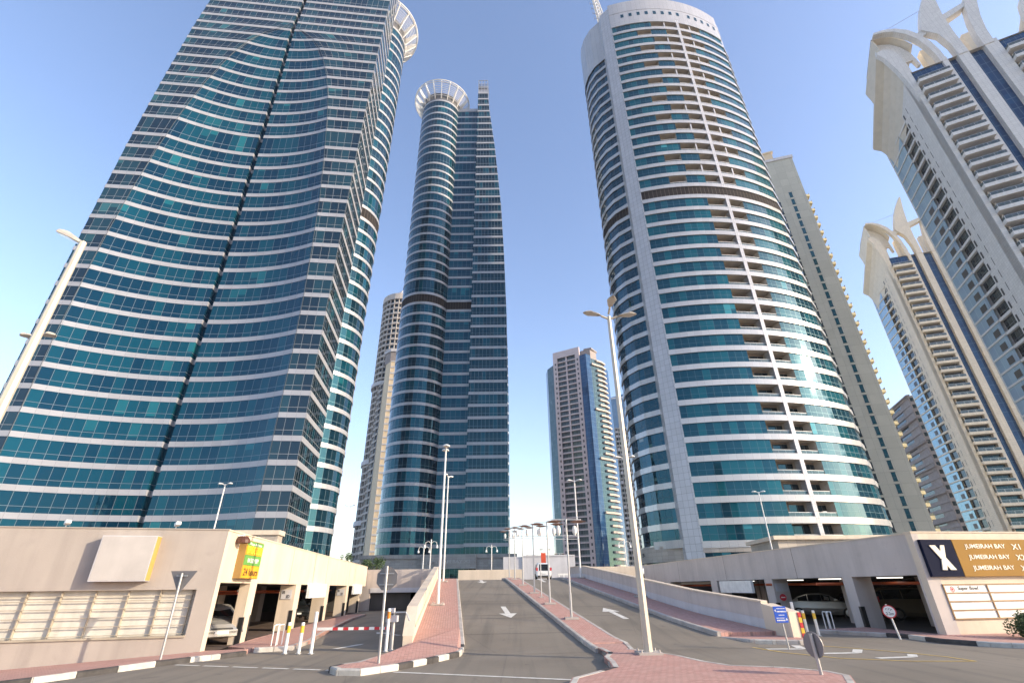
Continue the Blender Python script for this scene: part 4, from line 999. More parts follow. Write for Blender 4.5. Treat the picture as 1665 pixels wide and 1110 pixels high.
w1, g1 = MB(), MB(); wall_grid(w1, g1, (-74.5, 247.5), (-69.8, 240.6), DECK, 28, 3.5, 2, .9, .5, .5); w1.prism([(-74.3, 248), (-69.9, 242), (-69.9, 252), (-74.3, 252)], DECK, 100); w1.build('stair_wall', T3W, tw); g1.build('stair_windows', G_DARK, tw)

# ------------------------------------------------------------------ pink and blue apartment tower in the middle distance
t8 = thing('apartment_tower', 'pink fronted apartment tower with blue glass corners in the middle gap', 'tower', (38, 300, DECK))
A8 = (24.9, 312.0); B8 = (28.6, 304.6); C8 = (45.2, 294.6); D8 = (49.2, 290.6); E8 = (63.3, 303.5); G8 = (67.5, 312)
w1, g1 = MB(), MB(); wall_grid(w1, g1, B8, C8, 10, 38, 3.5, 2, .75, .9, 1.1, gm=0)
w1.prism([(B8[0] - .2, B8[1] - .3), (B8[0] + 2.6, B8[1] - 2.0), (B8[0] + 2.9, B8[1] - .5), (B8[0] + .3, B8[1] + 1)], DECK, 146)
w1.prism([(C8[0] - 2.6, C8[1] + 1.2), (C8[0] + .2, C8[1] - .4), (C8[0] + .6, C8[1] + .6), (C8[0] - 2.2, C8[1] + 2.4)], DECK, 148)
P = [B8, C8]; w1.band(P, 143, 148, [0, 18], .3, back=2); w1.build('front_frame', PINK, t8); g1.build('front_glazing', glassmat('balcony_front_glass', pane=1.6, dark=(.06, .07, .08), mid=(.10, .12, .13), light=(.25, .27, .27), frame=(.3, .3, .3), trans=.35, tw=.03, p1=.5, p2=.85, ior=1.4), t8)
mbw = MB()
for sgn, q in ((0, (B8[0] + .9, B8[1] - 1.1)), (1, (C8[0] - 1.6, C8[1] + .25))):
    for i in range(37): mbw.prism([(q[0], q[1]), (q[0] + .8, q[1] - .5), (q[0] + .9, q[1]), (q[0] + .1, q[1] + .5)], 12 + i * 3.5, 13.4 + i * 3.5)
kind(mbw.build('small_windows', BLK, t8), 'stuff')
mb = MB(); P = [(A8[0] - .5, A8[1] + 8), A8, B8]; mb.strip(P, DECK, 139, cumul(P), 0, 39); mb.build('left_glazing', glassmat('grey_green_glass', pane=1.4, dark=(.03, .055, .06), mid=(.05, .08, .085), light=(.12, .16, .16), frame=(.10, .12, .12), ior=1.45), t8)
mb = MB(); P = [C8, D8, (D8[0] + 3.6, D8[1] + 3.3)]; mb.strip(P, DECK, 141, cumul(P), 0, 40); mb.build('corner_glazing', G_BLUE, t8)
T8SL = paint('pinkish_slab', (.52, .44, .38), .8)
curve = [(D8[0] + 3.6, D8[1] + 3.3), (56.5, 296.6), (60.5, 299.4), (63.3, 303.5)]
g1 = MB(); P = pathres(curve, 2); g1.strip(P, DECK, 139, cumul(P), 0, 39); g1.build('side_glazing', G_DARK, t8)
for i in range(38):
    z = 8 + i * 3.5; mb = MB(); Pc = curve[1:] if i % 9 else curve; mb.band(pathres(Pc, 2), z, z + 1.15, cumul(pathres(Pc, 2)), 1.2, 0, back=.2); mb.build('balcony', T8SL, t8)
mb = MB(); P = [(63.3, 303.5), G8, (67, 325)]; mb.strip(P, DECK, 137, cumul(P), 0, 39); mb.build('right_glazing', G_BLUE, t8)
mb = MB(); mb.prism([(A8[0] + .3, A8[1] + .5), (B8[0] + .8, B8[1] + 1.6), (C8[0] + .8, C8[1] + 1.5), (62.3, 304.5), (66.8, 313), (66, 330), (26, 330)], DECK, 139); mb.prism([(47, 297), (53, 294.5), (58, 300), (56, 310), (46, 306)], 139, 146); mb.prism([(49, 296), (54, 294), (59, 301), (50, 305)], 146, 147.2); mb.build('core', BROWN, t8)

# ------------------------------------------------------------------ scaffolded tower and flat blue tower behind it
SCAF = paint('scaffold_grey', (.42, .40, .36), .8, var=.3, sc1=2)
ts = thing('scaffold_clad_tower', 'pale tower with a busy grid of balconies between the pink and curved towers', 'tower', (86, 365, DECK))
w1, g1 = MB(), MB(); wall_grid(w1, g1, (77.5, 366), (96, 360), DECK, 31, 3.5, 9, 1.3, .5, 1.0); w1.prism([(78, 367), (96, 361.2), (100, 380), (80, 384)], DECK, 112); w1.build('wall_frame', SCAF, ts); g1.build('windows', G_DARK, ts)
w1 = MB()
for i in range(31):
    for k in range(8):
        if random.random() < .5:
            t = (k + random.random() * .4) / 9; q = (77.5 + 18.5 * t, 366 - 6 * t); w1.prism([(q[0], q[1] - .9), (q[0] + 1.6, q[1] - 1.4), (q[0] + 1.8, q[1]), (q[0] + .2, q[1] + .4)], DECK + i * 3.5, DECK + i * 3.5 + random.uniform(.6, 2.4))
kind(w1.build('balcony_boxes', PALE, ts), 'stuff')
tg = thing('flat_blue_tower', 'plain pale blue glass tower peeping over the pale balcony tower', 'tower', (93, 408, DECK))
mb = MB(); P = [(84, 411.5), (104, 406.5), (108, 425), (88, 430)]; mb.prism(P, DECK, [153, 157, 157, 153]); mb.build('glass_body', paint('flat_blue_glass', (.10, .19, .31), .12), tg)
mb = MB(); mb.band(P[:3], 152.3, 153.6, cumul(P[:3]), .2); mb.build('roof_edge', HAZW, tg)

# ================================================================== PARKING GARAGES under the deck
def line_f(P0, d):
    L = math.hypot(*d); d = (d[0] / L, d[1] / L)
    return lambda s, k=0.: (P0[0] + d[0] * s + d[1] * k, P0[1] + d[1] * s - d[0] * k)   # k>0 : right-hand side of the direction
def seg_box(mb, f, s0, s1, k0, k1, z0, z1, m=0):
    mb.hexa([(*f(s0, k1), z0), (*f(s1, k1), z0), (*f(s1, k0), z0), (*f(s0, k0), z0), (*f(s0, k1), z1), (*f(s1, k1), z1), (*f(s1, k0), z1), (*f(s0, k0), z1)], m)
LIGHTM, _n, _b, _o = newmat('tube_light'); _b.inputs['Emission Color'].default_value = (1, .95, .85, 1); _b.inputs['Emission Strength'].default_value = .9
PIPE = paint('orange_pipe', (.50, .10, .03), .5)

gl = thing('parking_garage', 'open parking garage on the left with sunlit cream piers and a greige front wall', 'parking garage', (-11.1, 19.9, 0))
FL = line_f((-11.1, 19.9), (-3.8, 30.2))          # side wall, going away
FF = line_f((-11.1, 19.9), (-5.6, -1.4))          # front wall, going left
mb = MB(); seg_box(mb, FL, 0, 36.8, -.3, 0, 2.28, 4.08); seg_box(mb, FL, 0, .36, -.5, 0, -.1, 2.28)
mb.build('side_fascia', CREAM, gl)
mb = MB(); seg_box(mb, FL, 0, 36.8, -.34, .03, 4.08, 4.13); mb.build('coping', CREAM, gl)
for s0, s1 in ((3.5, 4.35), (10.75, 11.75), (18.4, 19.5), (26.3, 27.3), (33.2, 34.2)):
    mb = MB(); seg_box(mb, FL, s0, s1, -.42 if s0 < 5 else -.85, -.004, -.1, 2.28); mb.build('pier', CREAM, gl)
    mb = MB(); seg_box(mb, FL, s0 - .02, s0 + .12, -.16, .012, 0, 1.0); mb.build('corner_guard', BLACKP, gl)
    mb = MB(); seg_box(mb, FL, s1 - .12, s1 + .02, -.3, .012, 0, 1.05); mb.build('corner_guard', BLACKP, gl)
mb = MB()
Z0 = -1.2
seg_box(mb, FF, -.0, .6, 0, .3, Z0, 4.10); seg_box(mb, FF, .6, 9.0, 0, .3, 2.06, 4.10); seg_box(mb, FF, .6, 9.0, 0, .3, Z0, .6); seg_box(mb, FF, 9.0, 22, 0, .3, Z0, 4.10)
# k>0 is inside here (right hand of the leftward direction)
mb.build('front_wall', GREIGEL, gl)
mb = MB(); seg_box(mb, FF, -.02, 22, -.03, .34, 4.10, 4.14); mb.build('coping', GREIGEL, gl)
SHEET = paint('stained_white_sheet', (.64, .61, .54), .6, dirt=.4, var=.1, sc1=2)
wn_ = MB(); seg_box(wn_, FF, .6, 9.0, .24, .28, .6, 2.06)
win = wn_.build('ribbon_window', SHEET, gl)
BARM = paint('grille_bar', (.40, .35, .27), .6, dirt=.5)
mb = MB()
for k in range(9): seg_box(mb, FF, .75 + k * 1.02, .785 + k * 1.02, .13, .22, .62, 2.04)
for z in (.66, .93, 1.2, 1.47, 1.72, 1.88): seg_box(mb, FF, .6, 9.0, .10, .13, z, z + .022)
seg_box(mb, FF, .6, 9.0, -.05, .2, .56, .62)
mb.build('window_grille', BARM, win)
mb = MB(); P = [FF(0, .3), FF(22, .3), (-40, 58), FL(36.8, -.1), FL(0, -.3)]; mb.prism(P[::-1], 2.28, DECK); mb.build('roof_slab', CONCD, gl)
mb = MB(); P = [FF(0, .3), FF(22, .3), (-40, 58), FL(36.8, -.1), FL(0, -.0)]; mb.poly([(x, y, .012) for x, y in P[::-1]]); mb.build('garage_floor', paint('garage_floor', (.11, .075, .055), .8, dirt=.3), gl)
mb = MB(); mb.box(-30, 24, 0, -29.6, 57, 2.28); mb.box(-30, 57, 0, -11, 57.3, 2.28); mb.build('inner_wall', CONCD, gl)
for i, (x, y) in enumerate(((-17.5, 26), (-18.2, 33), (-19, 40), (-19.8, 47), (-25, 30), (-25.5, 38))):
    mb = MB(); mb.box(x - .35, y - .35, 0, x + .35, y + .35, 2.28); mb.build('column', CREAMG, gl)
mb = MB(); mb.tube([(*FL(.8, -2.6), 1.95), (*FL(33, -2.6), 1.95)], .06, 8); mb.tube([(-30, 24.5, 1.9), (-12.6, 24.5, 1.9)], .06, 8); mb.tube([(-30, 33.5, 1.9), (-13.6, 33.5, 1.9)], .06, 8); mb.tube([(-30, 42.5, 1.9), (-14.6, 42.5, 1.9)], .06, 8); mb.build('sprinkler_pipe', PIPE, gl)
for s, a in ((8, 1), (21, 1)):
    mb = MB(); q = FL(s, -2.0); mb.box(q[0] - .1, q[1] - .1, 1.9, q[0] + .1, q[1] + .1, 2.05); mb.tube([(q[0], q[1], 2.05), (q[0], q[1], 2.28)], .015, 5); mb.build('hanging_sensor', WMETAL, gl)
for s0, s1, z0, z1 in ((13.2, 17.7, 1.55, 2.34), (29.0, 33.6, 1.6, 2.4)):
    mb = MB(); seg_box(mb, FL, s0, s1, .0, .18, z0, z1); bx_ = tag(mb.build('blank_sign_box', [WHITEP]), 'blank white sign box under the %s of the left garage' % ('beam above the barrier arm' if s0 < 20 else 'far end beam'), 'sign box')
# pier number plates
for s, k, t, tgt in ((10.75, -.45, 'B1', gl), (26.3, -.45, 'B2', gl)):
    mb = MB(); a = FL(s - .02, k - .28); b = FL(s - .02, k + .28); mb.band([a, b], 1.55, 2.02, [0, .5], .02); mb.build('pier_number_plate', PALE, gl)
    d_ = (b[0] - a[0], b[1] - a[1], 0); o_ = offs([a, b], .022)
    text('pier_number', 'B', .13, .16, (*((o_[0][0] + d_[0] * .1), (o_[0][1] + d_[1] * .1)), 1.82), d_, BLACKP, gl, .004); text('pier_number', 'ID', .16, .16, (*((o_[0][0] + d_[0] * .55), (o_[0][1] + d_[1] * .55)), 1.6), d_, BLACKP, gl, .004)
# far wall over the tunnel mouth
mb = MB(); mb.box(-16.4, 56.6, 1.7, -7.9, 56.9, 3.84); mb.box(-16.4, 56.6, 0, -15.2, 56.9, 1.7); mb.build('tunnel_head_wall', CREAMG, gl)
mb = MB(); mb.box(-15.2, 56.55, 1.66, -8.0, 56.6, 2.1)
mb.build('tunnel_lintel', PALE, gl)
mb = MB(); mb.box(-15.5, 56.9, 0, -15.2, 100, 2.2); mb.box(-8, 56.9, 0, -7.7, 100, 2.2); mb.box(-15.3, 100, 0, -7.7, 100.3, 2.2); mb.box(-15.3, 56.85, 1.75, -7.7, 57.3, 2.3); mb.build('tunnel_wall', paint('tunnel_shade_concrete', (.03, .028, .026), .9), gl)  # darkness inside the tunnel put into the near-black wall colour

gr = thing('parking_garage', 'greige open sided parking garage on the right carrying the gold and navy sign', 'parking garage', (17.1, 22.3, 0))
GL_ = line_f((17.1, 22.3), (-3.5, 33.7))      # side, going away; outside is the left hand
GF = line_f((17.1, 22.3), (5.3, .8))          # front, going right; outside is the right hand
mb = MB(); seg_box(mb, GL_, 0, 33.9, 0, .3, 2.28, 3.88); seg_box(mb, GL_, 0, .42, 0, .6, -.1, 2.28); mb.build('side_fascia', GREIGE, gr)
for s0, s1 in ((4.25, 4.95), (11.1, 11.95), (18.3, 19.3), (27.3, 28.4)):
    mb = MB(); seg_box(mb, GL_, s0, s1, .004, 1.0, -.1, 2.28); mb.build('pier', GREIGE, gr)
    mb = MB(); seg_box(mb, GL_, s0 - .02, s0 + .12, -.012, .2, 0, 1.0); mb.build('corner_guard', BLACKP, gr)
mb = MB(); seg_box(mb, GF, 0, 26, -.3, 0, -1.2, 3.92); mb.build('front_wall', CREAM, gr)
mb = MB(); seg_box(mb, GF, -.03, 26, -.34, .03, 3.92, 3.97); seg_box(mb, GL_, 0.05, 33.9, -.03, .34, 3.88, 3.93); mb.build('coping', CREAM, gr)
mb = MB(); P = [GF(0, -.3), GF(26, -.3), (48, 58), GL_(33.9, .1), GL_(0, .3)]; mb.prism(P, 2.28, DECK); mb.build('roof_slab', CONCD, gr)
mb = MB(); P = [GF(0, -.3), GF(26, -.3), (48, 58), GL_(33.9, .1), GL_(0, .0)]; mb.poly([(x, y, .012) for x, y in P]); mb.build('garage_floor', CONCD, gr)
mb = MB(); mb.box(32, 26, 0, 32.4, 57, 2.28); mb.box(15.5, 57, 0, 32, 57.3, 2.28); mb.build('inner_wall', CONCD, gr)
for x, y in ((21.5, 28.2), (17.9, 38.5), (20, 44), (28, 35), (27, 28.5), (19.3, 31.2)):
    mb = MB(); mb.box(x - .3, y - .3, 0, x + .3, y + .3, 2.28); mb.build('column', CREAMG, gr)
mb = MB(); mb.tube([(15.6, 27.9, 1.98), (31, 27.9, 1.98)], .07, 8); mb.tube([(15.6, 33.5, 1.98), (31, 33.5, 1.98)], .07, 8); mb.tube([(*GL_(1, 1.8), 1.98), (*GL_(33, 1.8), 1.98)], .07, 8); mb.build('sprinkler_pipe', PIPE, gr)
for i, (x, y, dx) in enumerate(((18.3, 26.2, .9), (17.6, 30.0, .8), (18.6, 35.8, .8), (17.2, 40, .8))):
    mb = MB(); mb.box(x - .6, y - .06, 2.2, x + .6, y + .06, 2.25); kind_ = mb.build('tube_light', LIGHTM, gr)
mb = MB(); seg_box(mb, GL_, 13.3, 17.6, -.18, 0, 1.5, 2.24); tag(mb.build('blank_sign_box', WHITEP), 'blank white box sign hung in an opening of the right garage above the ramp wall', 'sign box')
mb = MB(); mb.box(6.3, 57.0, 1.0, 13.7, 57.15, 3.88); mb.build('end_wall', CREAM, gr)
a = GL_(11.07, .95); b = GL_(11.07, .1)
mb = MB(); mb.band([b, a][::-1] if False else [a, b][::-1], 1.6, 2.05, [0, .5], .02); mb.build('pier_number_plate', PALE, gr)

# ------------------------------------------------------------------ ramp parapets
def parapet(name, label, af, side, s0, s1, tk, zbot, mats, ends):
    """af(s) inner face offset, wall body away from the road by tk*side"""
    mb = MB(); n = 40; hh = lambda s: 1.18 * min(1, max(.32, (s - s0) / 1.4 * .75 + .32)) if ends else 1.18
    S = [s0 + (s1 - s0) * i / n for i in range(n + 1)]
    if ends: S = sorted(set(S + [s0 + .45, s0 + .9, s0 + 1.3]))
    for i in range(len(S) - 1):
        a, b = S[i], S[i + 1]
        p = lambda s, k, z: (*rp(af(s) + side * k, s), z)
        za, zb_ = rz(a), rz(b); ha, hb = hh(a), hh(b)
        ma, mbb = min(.5, ha), min(.5, hb)
        mb.poly([p(a, .0, za), p(b, .0, zb_), p(b, .0, zb_ + mbb), p(a, .0, za + ma)], [(a, 0), (b, 0), (b, .5), (a, .5)], 1)
        mb.poly([p(a, .02, za + ma), p(b, .02, zb_ + mbb), p(b, .02, zb_ + hb), p(a, .02, za + ha)], [(a, .5), (b, .5), (b, 1), (a, 1)], 0)
        mb.poly([p(a, -.03, za + ha), p(b, -.03, zb_ + hb), p(b, tk + .03, zb_ + hb), p(a, tk + .03, za + ha)], None, 2)
        mb.poly([p(a, -.03, za + ha - .06), p(b, -.03, zb_ + hb - .06), p(b, -.03, zb_ + hb), p(a, -.03, za + ha)], None, 2)
        mb.poly([p(a, tk, zbot), p(b, tk, zbot), p(b, tk, zb_ + hb), p(a, tk, za + ha)], None, 0)
    for s in (s0, s1): mb.poly([(*rp(af(s), s), zbot), (*rp(af(s) + side * tk, s), zbot), (*rp(af(s) + side * tk, s), rz(s) + hh(s)), (*rp(af(s), s), rz(s) + hh(s))], None, 2)
    return tag(mb.build(name, mats), label, 'parapet wall')
parapet('ramp_parapet', 'sunlit cream parapet wall rising along the left footway of the ramp', lambda s: -1.35, -1, 20.9, 56.5, .35, -.1, [CREAM, CREAM, CREAM], True)
parapet('ramp_parapet', 'curving greige parapet wall with a pale base along the right footway of the ramp', lambda s: 12.5 + max(0, (27 - s)) * .16, 1, 22.2, 56.6, .3, -.1, [GREIGE, PALE, CREAM], False)
mb = MB(); q0 = rp(13.3, 22.2); mb.prism([(q0[0] - .05, q0[1]), (q0[0] + .25, q0[1] - 1.6), (q0[0] + .75, q0[1] - 1.5), (q0[0] + .55, q0[1] + .1)], 0, [1.27, 1.02, 1.02, 1.27]); ew = tag(mb.build('wall_end_block', CREAM), 'cream end block of the right ramp wall with a red and yellow reflector strip', 'wall')
mb = MB()
for k in range(5): mb.box(q0[0] + .64, q0[1] - 1.56, .1 + k * .18, q0[0] + .76, q0[1] - 1.48, .27 + k * .18, k % 2)
mb.build('reflector_strip', [REDP, YELLOWP], ew)
mb = MB(); mb.box(-6.3, 59.2, DECK, 1.0, 60.4, 3.78); tag(mb.build('planter_wall', CREAM, bevel=.03), 'low cream planter wall facing the top of the ramp', 'wall')
mb = MB(); mb.box(1.2, 83, DECK, 9.5, 83.4, 6.3); mb.box(-1.8, 83.2, DECK, 1.2, 83.5, 6.3); mb.box(1.2, 82.9, 6.3, 9.5, 83.5, 6.5); tag(mb.build('boundary_wall', PALE), 'plain grey site wall behind the white car at the top of the ramp', 'wall')

# ------------------------------------------------------------------ signs on the walls
sg = thing('shop_sign', 'vertical green and yellow pizza shop sign with 24 hours on the left garage corner', 'sign', (-11.1, 21.3, 2.4))
mb = MB(); seg_box(mb, FL, 1.35, 3.35, .0, .28, 2.44, 3.86); mb.build('sign_box', TANP, sg)
def on_side(s0, s1, z0, z1, k, mat, name):
    m_ = MB(); seg_box(m_, FL, s0, s1, k - .02, k, z0, z1); return m_.build(name, mat, sg)
on_side(1.4, 3.3, 3.32, 3.83, .30, ORANGEP, 'upper_panel'); on_side(1.4, 3.3, 3.66, 3.83, .304, GREENP, 'top_strip'); on_side(1.4, 3.3, 2.93, 3.31, .30, GREENP, 'middle_panel'); on_side(1.4, 3.3, 2.46, 2.92, .30, ORANGEP, 'lower_panel')
sx = (FL(1)[0] - FL(0)[0], FL(1)[1] - FL(0)[1], 0)
YEL2 = paint('bright_yellow', (.90, .62, .05), .4); BRN2 = paint('dark_brown', (.10, .035, .02), .5)
text('lettering', 'Pizza & Pasta', 1.4, .1, (*FL(1.65, .306), 3.69), sx, WHITEP, sg, .004); text('lettering', 'BROCCOLI', 1.75, .30, (*FL(1.47, .302), 3.36), sx, YEL2, sg, .01)
text('lettering', '04 552 9309', 1.25, .17, (*FL(1.75, .302), 3.03), sx, WHITEP, sg, .004); text('lettering', '24 hours', 1.6, .27, (*FL(1.55, .302), 2.55), sx, BRN2, sg, .004)
fl_ = thing('wall_lamp', 'brown dome wall lamp above the pizza shop sign', 'lamp', (*FL(.9, .2), 3.7))
mb = MB(); q = FL(1.0, .22); mb.lathe([(0, .26), (.12, .25), (.2, .12), (.22, 0), (.19, -.02), (0, -.02)], (q[0], q[1], 3.72), 14, 0, 1.4); mb.build('dome', BRN2, fl_)
mb = MB(); mb.tube([(*FL(1.0, 0), 3.98), (*FL(1.1, .2), 4.0), (*FL(1.2, .25), 3.9)], .04, 8); mb.build('bracket', WHITEP, fl_)
mb = MB(); seg_box(mb, FF, 2.23, 3.99, -.38, -.0, 2.34, 3.84); sb_ = tag(mb.build('blank_sign_box', [PALE]), 'large blank grey sign box with an orange edge on the greige front wall', 'sign box')
mb = MB(); seg_box(mb, FF, 2.225, 2.23, -.375, -.004, 2.36, 3.82); mb.build('orange_edge', paint('faded_orange_edge', (.50, .30, .08), .6), sb_); mb = MB(); seg_box(mb, FF, 2.26, 3.96, -.386, -.38, 2.37, 3.81); mb.build('front_panel', paint('blank_panel_grey', (.47, .44, .41), .6, dirt=.15), sb_)
for s in (1.9, 5.5, 9.0, 12.5):
    f_ = thing('floodlight', 'small white floodlight on top of the left garage front wall' , 'floodlight', (*FF(s, .1), 4.14), group='small floodlights along the top of the greige front wall')
    mb = MB(); q = FF(s, .1); mb.bar((q[0], q[1], 4.14), (q[0], q[1], 4.27), .03, .03); mb.build('bracket', METAL, f_); mb = MB(); mb.bar((q[0], q[1], 4.27), (q[0] + .14, q[1] - .1, 4.33), .16, .12); mb.build('housing', WMETAL, f_)
# X sign
xs_ = thing('building_sign', 'navy X square and long gold panel naming Jumeirah Bay X1, X2 and X3', 'sign', (*GF(.2, 0), 2.2))
mb = MB(); seg_box(mb, GF, .18, 1.70, .0, .15, 2.2, 3.63); mb.build('navy_panel', NAVY, xs_, bevel=.01)
mb = MB(); seg_box(mb, GF, 1.73, 6.4, .0, .15, 2.2, 3.63); mb.build('gold_panel', GOLD, xs_, bevel=.01)
gx = (GF(1)[0] - GF(0)[0], GF(1)[1] - GF(0)[1], 0)
CRW = paint('cream_letters', (.82, .76, .62), .4)
XW = [((.50, 3.4), (.78, 3.4), (1.40, 2.45), (1.12, 2.45)), ((1.03, 3.4), (1.22, 3.4), (.95, 2.45), (.72, 2.45))]
mb = MB()
for i, q in enumerate(XW):
    A = [(*GF(s, .19 + i * .003), z) for s, z in q]; Bq = [(*GF(s, .15), z) for s, z in q]; mb.poly(A[::-1]); 
    for j in range(4): mb.poly([A[j], Bq[j], Bq[(j + 1) % 4], A[(j + 1) % 4]])
mb.build('letter_x', CRW, xs_)
for i, t in enumerate(('X1', 'X2', 'X3')):
    z = 3.23 - i * .42; text('lettering', 'JUMEIRAH BAY', 2.05, .22, (*GF(2.25, .155), z), gx, CRW, xs_, .004); text('lettering', t, .42, .22, (*GF(4.62, .155), z), gx, CRW, xs_, .004)
db = thing('directory_board', 'cream tenant board with brown lines and one Super Bowl strip under the gold sign', 'sign', (*GF(.57, 0), .65))
mb = MB(); seg_box(mb, GF, .57, 4.8, .0, .03, .65, 1.93); mb.build('panel', WHITEP, db)
mb = MB()
for z in (.65, .955, 1.265, 1.575, 1.885): seg_box(mb, GF, .57, 4.8, .03, .06, z, z + .045)
for s in (.57, 2.66, 4.75): seg_box(mb, GF, s, s + .05, .03, .063, .65, 1.93)
mb.build('frame', BROWNF, db)
text('lettering', 'Super Bowl', 1.0, .18, (*GF(1.25, .032), 1.66), gx, BLACKP, db, .003, shear=.2)
mb = MB(); c_ = GF(.98, .034)
for r0, r1 in ((.105, .075), (.05, 0)):
    for k in range(20):
        a, b = 2 * math.pi * k / 20, 2 * math.pi * (k + 1) / 20; gq = lambda r, t: (c_[0] + gx[0] * r * math.cos(t), c_[1] + gx[1] * r * math.cos(t), 1.735 + r * math.sin(t))
        mb.poly([gq(r0, a), gq(r0, b), gq(r1, b), gq(r1, a)] if r1 else [gq(r0, a), gq(r0, b), gq(0, 0)])
mb.build('emblem', REDP, db)

# ------------------------------------------------------------------ road signs
def disc(mb, c, r, nrm, n=24, th=.006, m=0, m2=None, up=(0, 0, 1), sides=None, rot=0.):
    nrm = Vector(nrm).normalized(); x = Vector(up).cross(nrm).normalized(); y = nrm.cross(x); c = Vector(c); n = sides or n
    A = [c + nrm * th + (x * math.cos(2 * math.pi * k / n + rot) + y * math.sin(2 * math.pi * k / n + rot)) * r for k in range(n)]
    Bq = [p - nrm * 2 * th for p in A]
    mb.poly(A, None, m); mb.poly(Bq[::-1], None, m if m2 is None else m2)
    for k in range(n): j = (k + 1) % n; mb.poly([A[k], Bq[k], Bq[j], A[j]], None, m if m2 is None else m2)
# octagonal stop sign seen from behind
s_ = thing('stop_sign', 'back of a grey octagonal stop sign on the island tip beside the barrier', 'road sign', (-3.86, 16.1, .14))
mb = MB(); mb.tube([(-3.86, 16.1, .14), (-3.88, 16.1, 2.62)], .04, 12); mb.build('pole', METAL, s_)
mb = MB(); disc(mb, (-3.87, 16.17, 2.28), .34, (.1, 1, 0), sides=8, rot=math.pi / 8, m=1, m2=0); mb.build('sign_plate', [SIGNB, REDP], s_)
mb = MB(); mb.box(-4.08, 16.13, 2.40, -3.66, 16.155, 2.43); mb.box(-4.08, 16.13, 2.10, -3.66, 16.155, 2.13); mb.build('bracket', METAL, s_)
s_ = thing('yield_sign', 'back of a grey triangular give way sign before the greige wall', 'road sign', (-11.2, 17.95, 0.1))
mb = MB(); mb.tube([(-11.2, 17.95, .1), (-11.25, 17.95, 2.55)], .038, 12); mb.build('pole', METAL, s_)
mb = MB(); A = [(-11.68, 18.0, 2.62), (-10.8, 18.03, 2.62), (-11.24, 18.01, 1.9)]; Bq = [(x, y + .02, z) for x, y, z in A]; mb.poly(A); mb.poly(Bq[::-1], None, 1)
for k in range(3): mb.poly([A[k], Bq[k], Bq[(k + 1) % 3], A[(k + 1) % 3]])
mb.build('sign_plate', [SIGNB, WHITEP], s_)
mb = MB(); mb.box(-11.42, 17.955, 2.45, -11.05, 17.98, 2.49); mb.build('bracket', METAL, s_)
s_ = thing('round_sign', 'back of a small round grey sign on a low pole on the brick island', 'road sign', (7.0, 13.3, .14))
mb = MB(); mb.tube([(7.0, 13.3, .14), (6.98, 13.3, .95)], .04, 12); mb.build('pole', METAL, s_)
mb = MB(); disc(mb, (7.02, 13.36, .72), .27, (.95, .32, 0), m=1, m2=0, th=.012); mb.build('sign_plate', [SIGNB, BLUEP], s_)
s_ = thing('blue_sign', 'blue direction sign with white lines of text at the end of the right ramp wall', 'road sign', (9.4, 19.55, 0))
mb = MB(); mb.tube([(9.4, 19.55, 0), (9.36, 19.55, 1.30)], .028, 12); mb.build('pole', METAL, s_)
mb = MB(); mb.box(9.14, 19.49, .80, 9.58, 19.515, 1.30); mb.build('sign_plate', BLUEP, s_, bevel=.004)
mb = MB()
for z, x0, x1 in ((1.22, 9.25, 9.55), (1.12, 9.24, 9.56), (1.02, 9.28, 9.48), (.93, 9.18, 9.46), (.85, 9.18, 9.47)):
    k = x0
    while k < x1: w2 = random.uniform(.02, .05); mb.box(k, 19.483, z, min(k + w2, x1), 19.489, z + (.04 if z in (1.12, .85) else .022)); k += w2 + .012
mb.poly([(9.16, 19.484, 1.17), (9.21, 19.484, 1.12), (9.21, 19.484, 1.22)]); mb.poly([(9.56, 19.484, .90), (9.51, 19.484, .85), (9.51, 19.484, .95)])
mb.build('lettering', WHITEP, s_)
s_ = thing('height_limit_sign', 'round white height limit sign with a red rim in the right garage entrance', 'road sign', (15.2, 22.3, .1))
mb = MB(); mb.tube([(15.2, 22.3, 0), (15.05, 22.3, 1.22)], .032, 12); mb.build('pole', WMETAL, s_)
nv = Vector((-.5, -.86, 0)); mb = MB(); disc(mb, (15.05, 22.22, .97), .235, nv, m=0, th=.008); mb.build('red_rim', REDP, s_); mb = MB(); disc(mb, Vector((15.05, 22.22, .97)) + nv * .009, .195, nv, th=.002); mb.build('white_face', WHITEP, s_)
xd = (.86, -.5, 0); text('lettering', '2.2m', .26, .10, Vector((15.05, 22.22, .85)) + nv * .014 - Vector(xd) * .13, xd, BLACKP, s_, .002, nrm=nv); text('lettering', '٢.٢م', .22, .09, Vector((15.05, 22.22, 1.0)) + nv * .014 - Vector(xd) * .11, xd, BLACKP, s_, .002, nrm=nv)
q = GL_(11.05, .42); s_ = thing('no_entry_sign', 'small round red no entry sign with a white bar on a garage pier', 'road sign', (q[0], q[1], 1.3))
mb = MB(); disc(mb, (q[0], q[1] - .04, 1.28), .19, (-.1, -1, 0), th=.01); mb.build('red_disc', REDP, s_); mb = MB(); mb.box(q[0] - .13, q[1] - .062, 1.255, q[0] + .13, q[1] - .054, 1.305); mb.build('white_bar', WHITEP, s_)

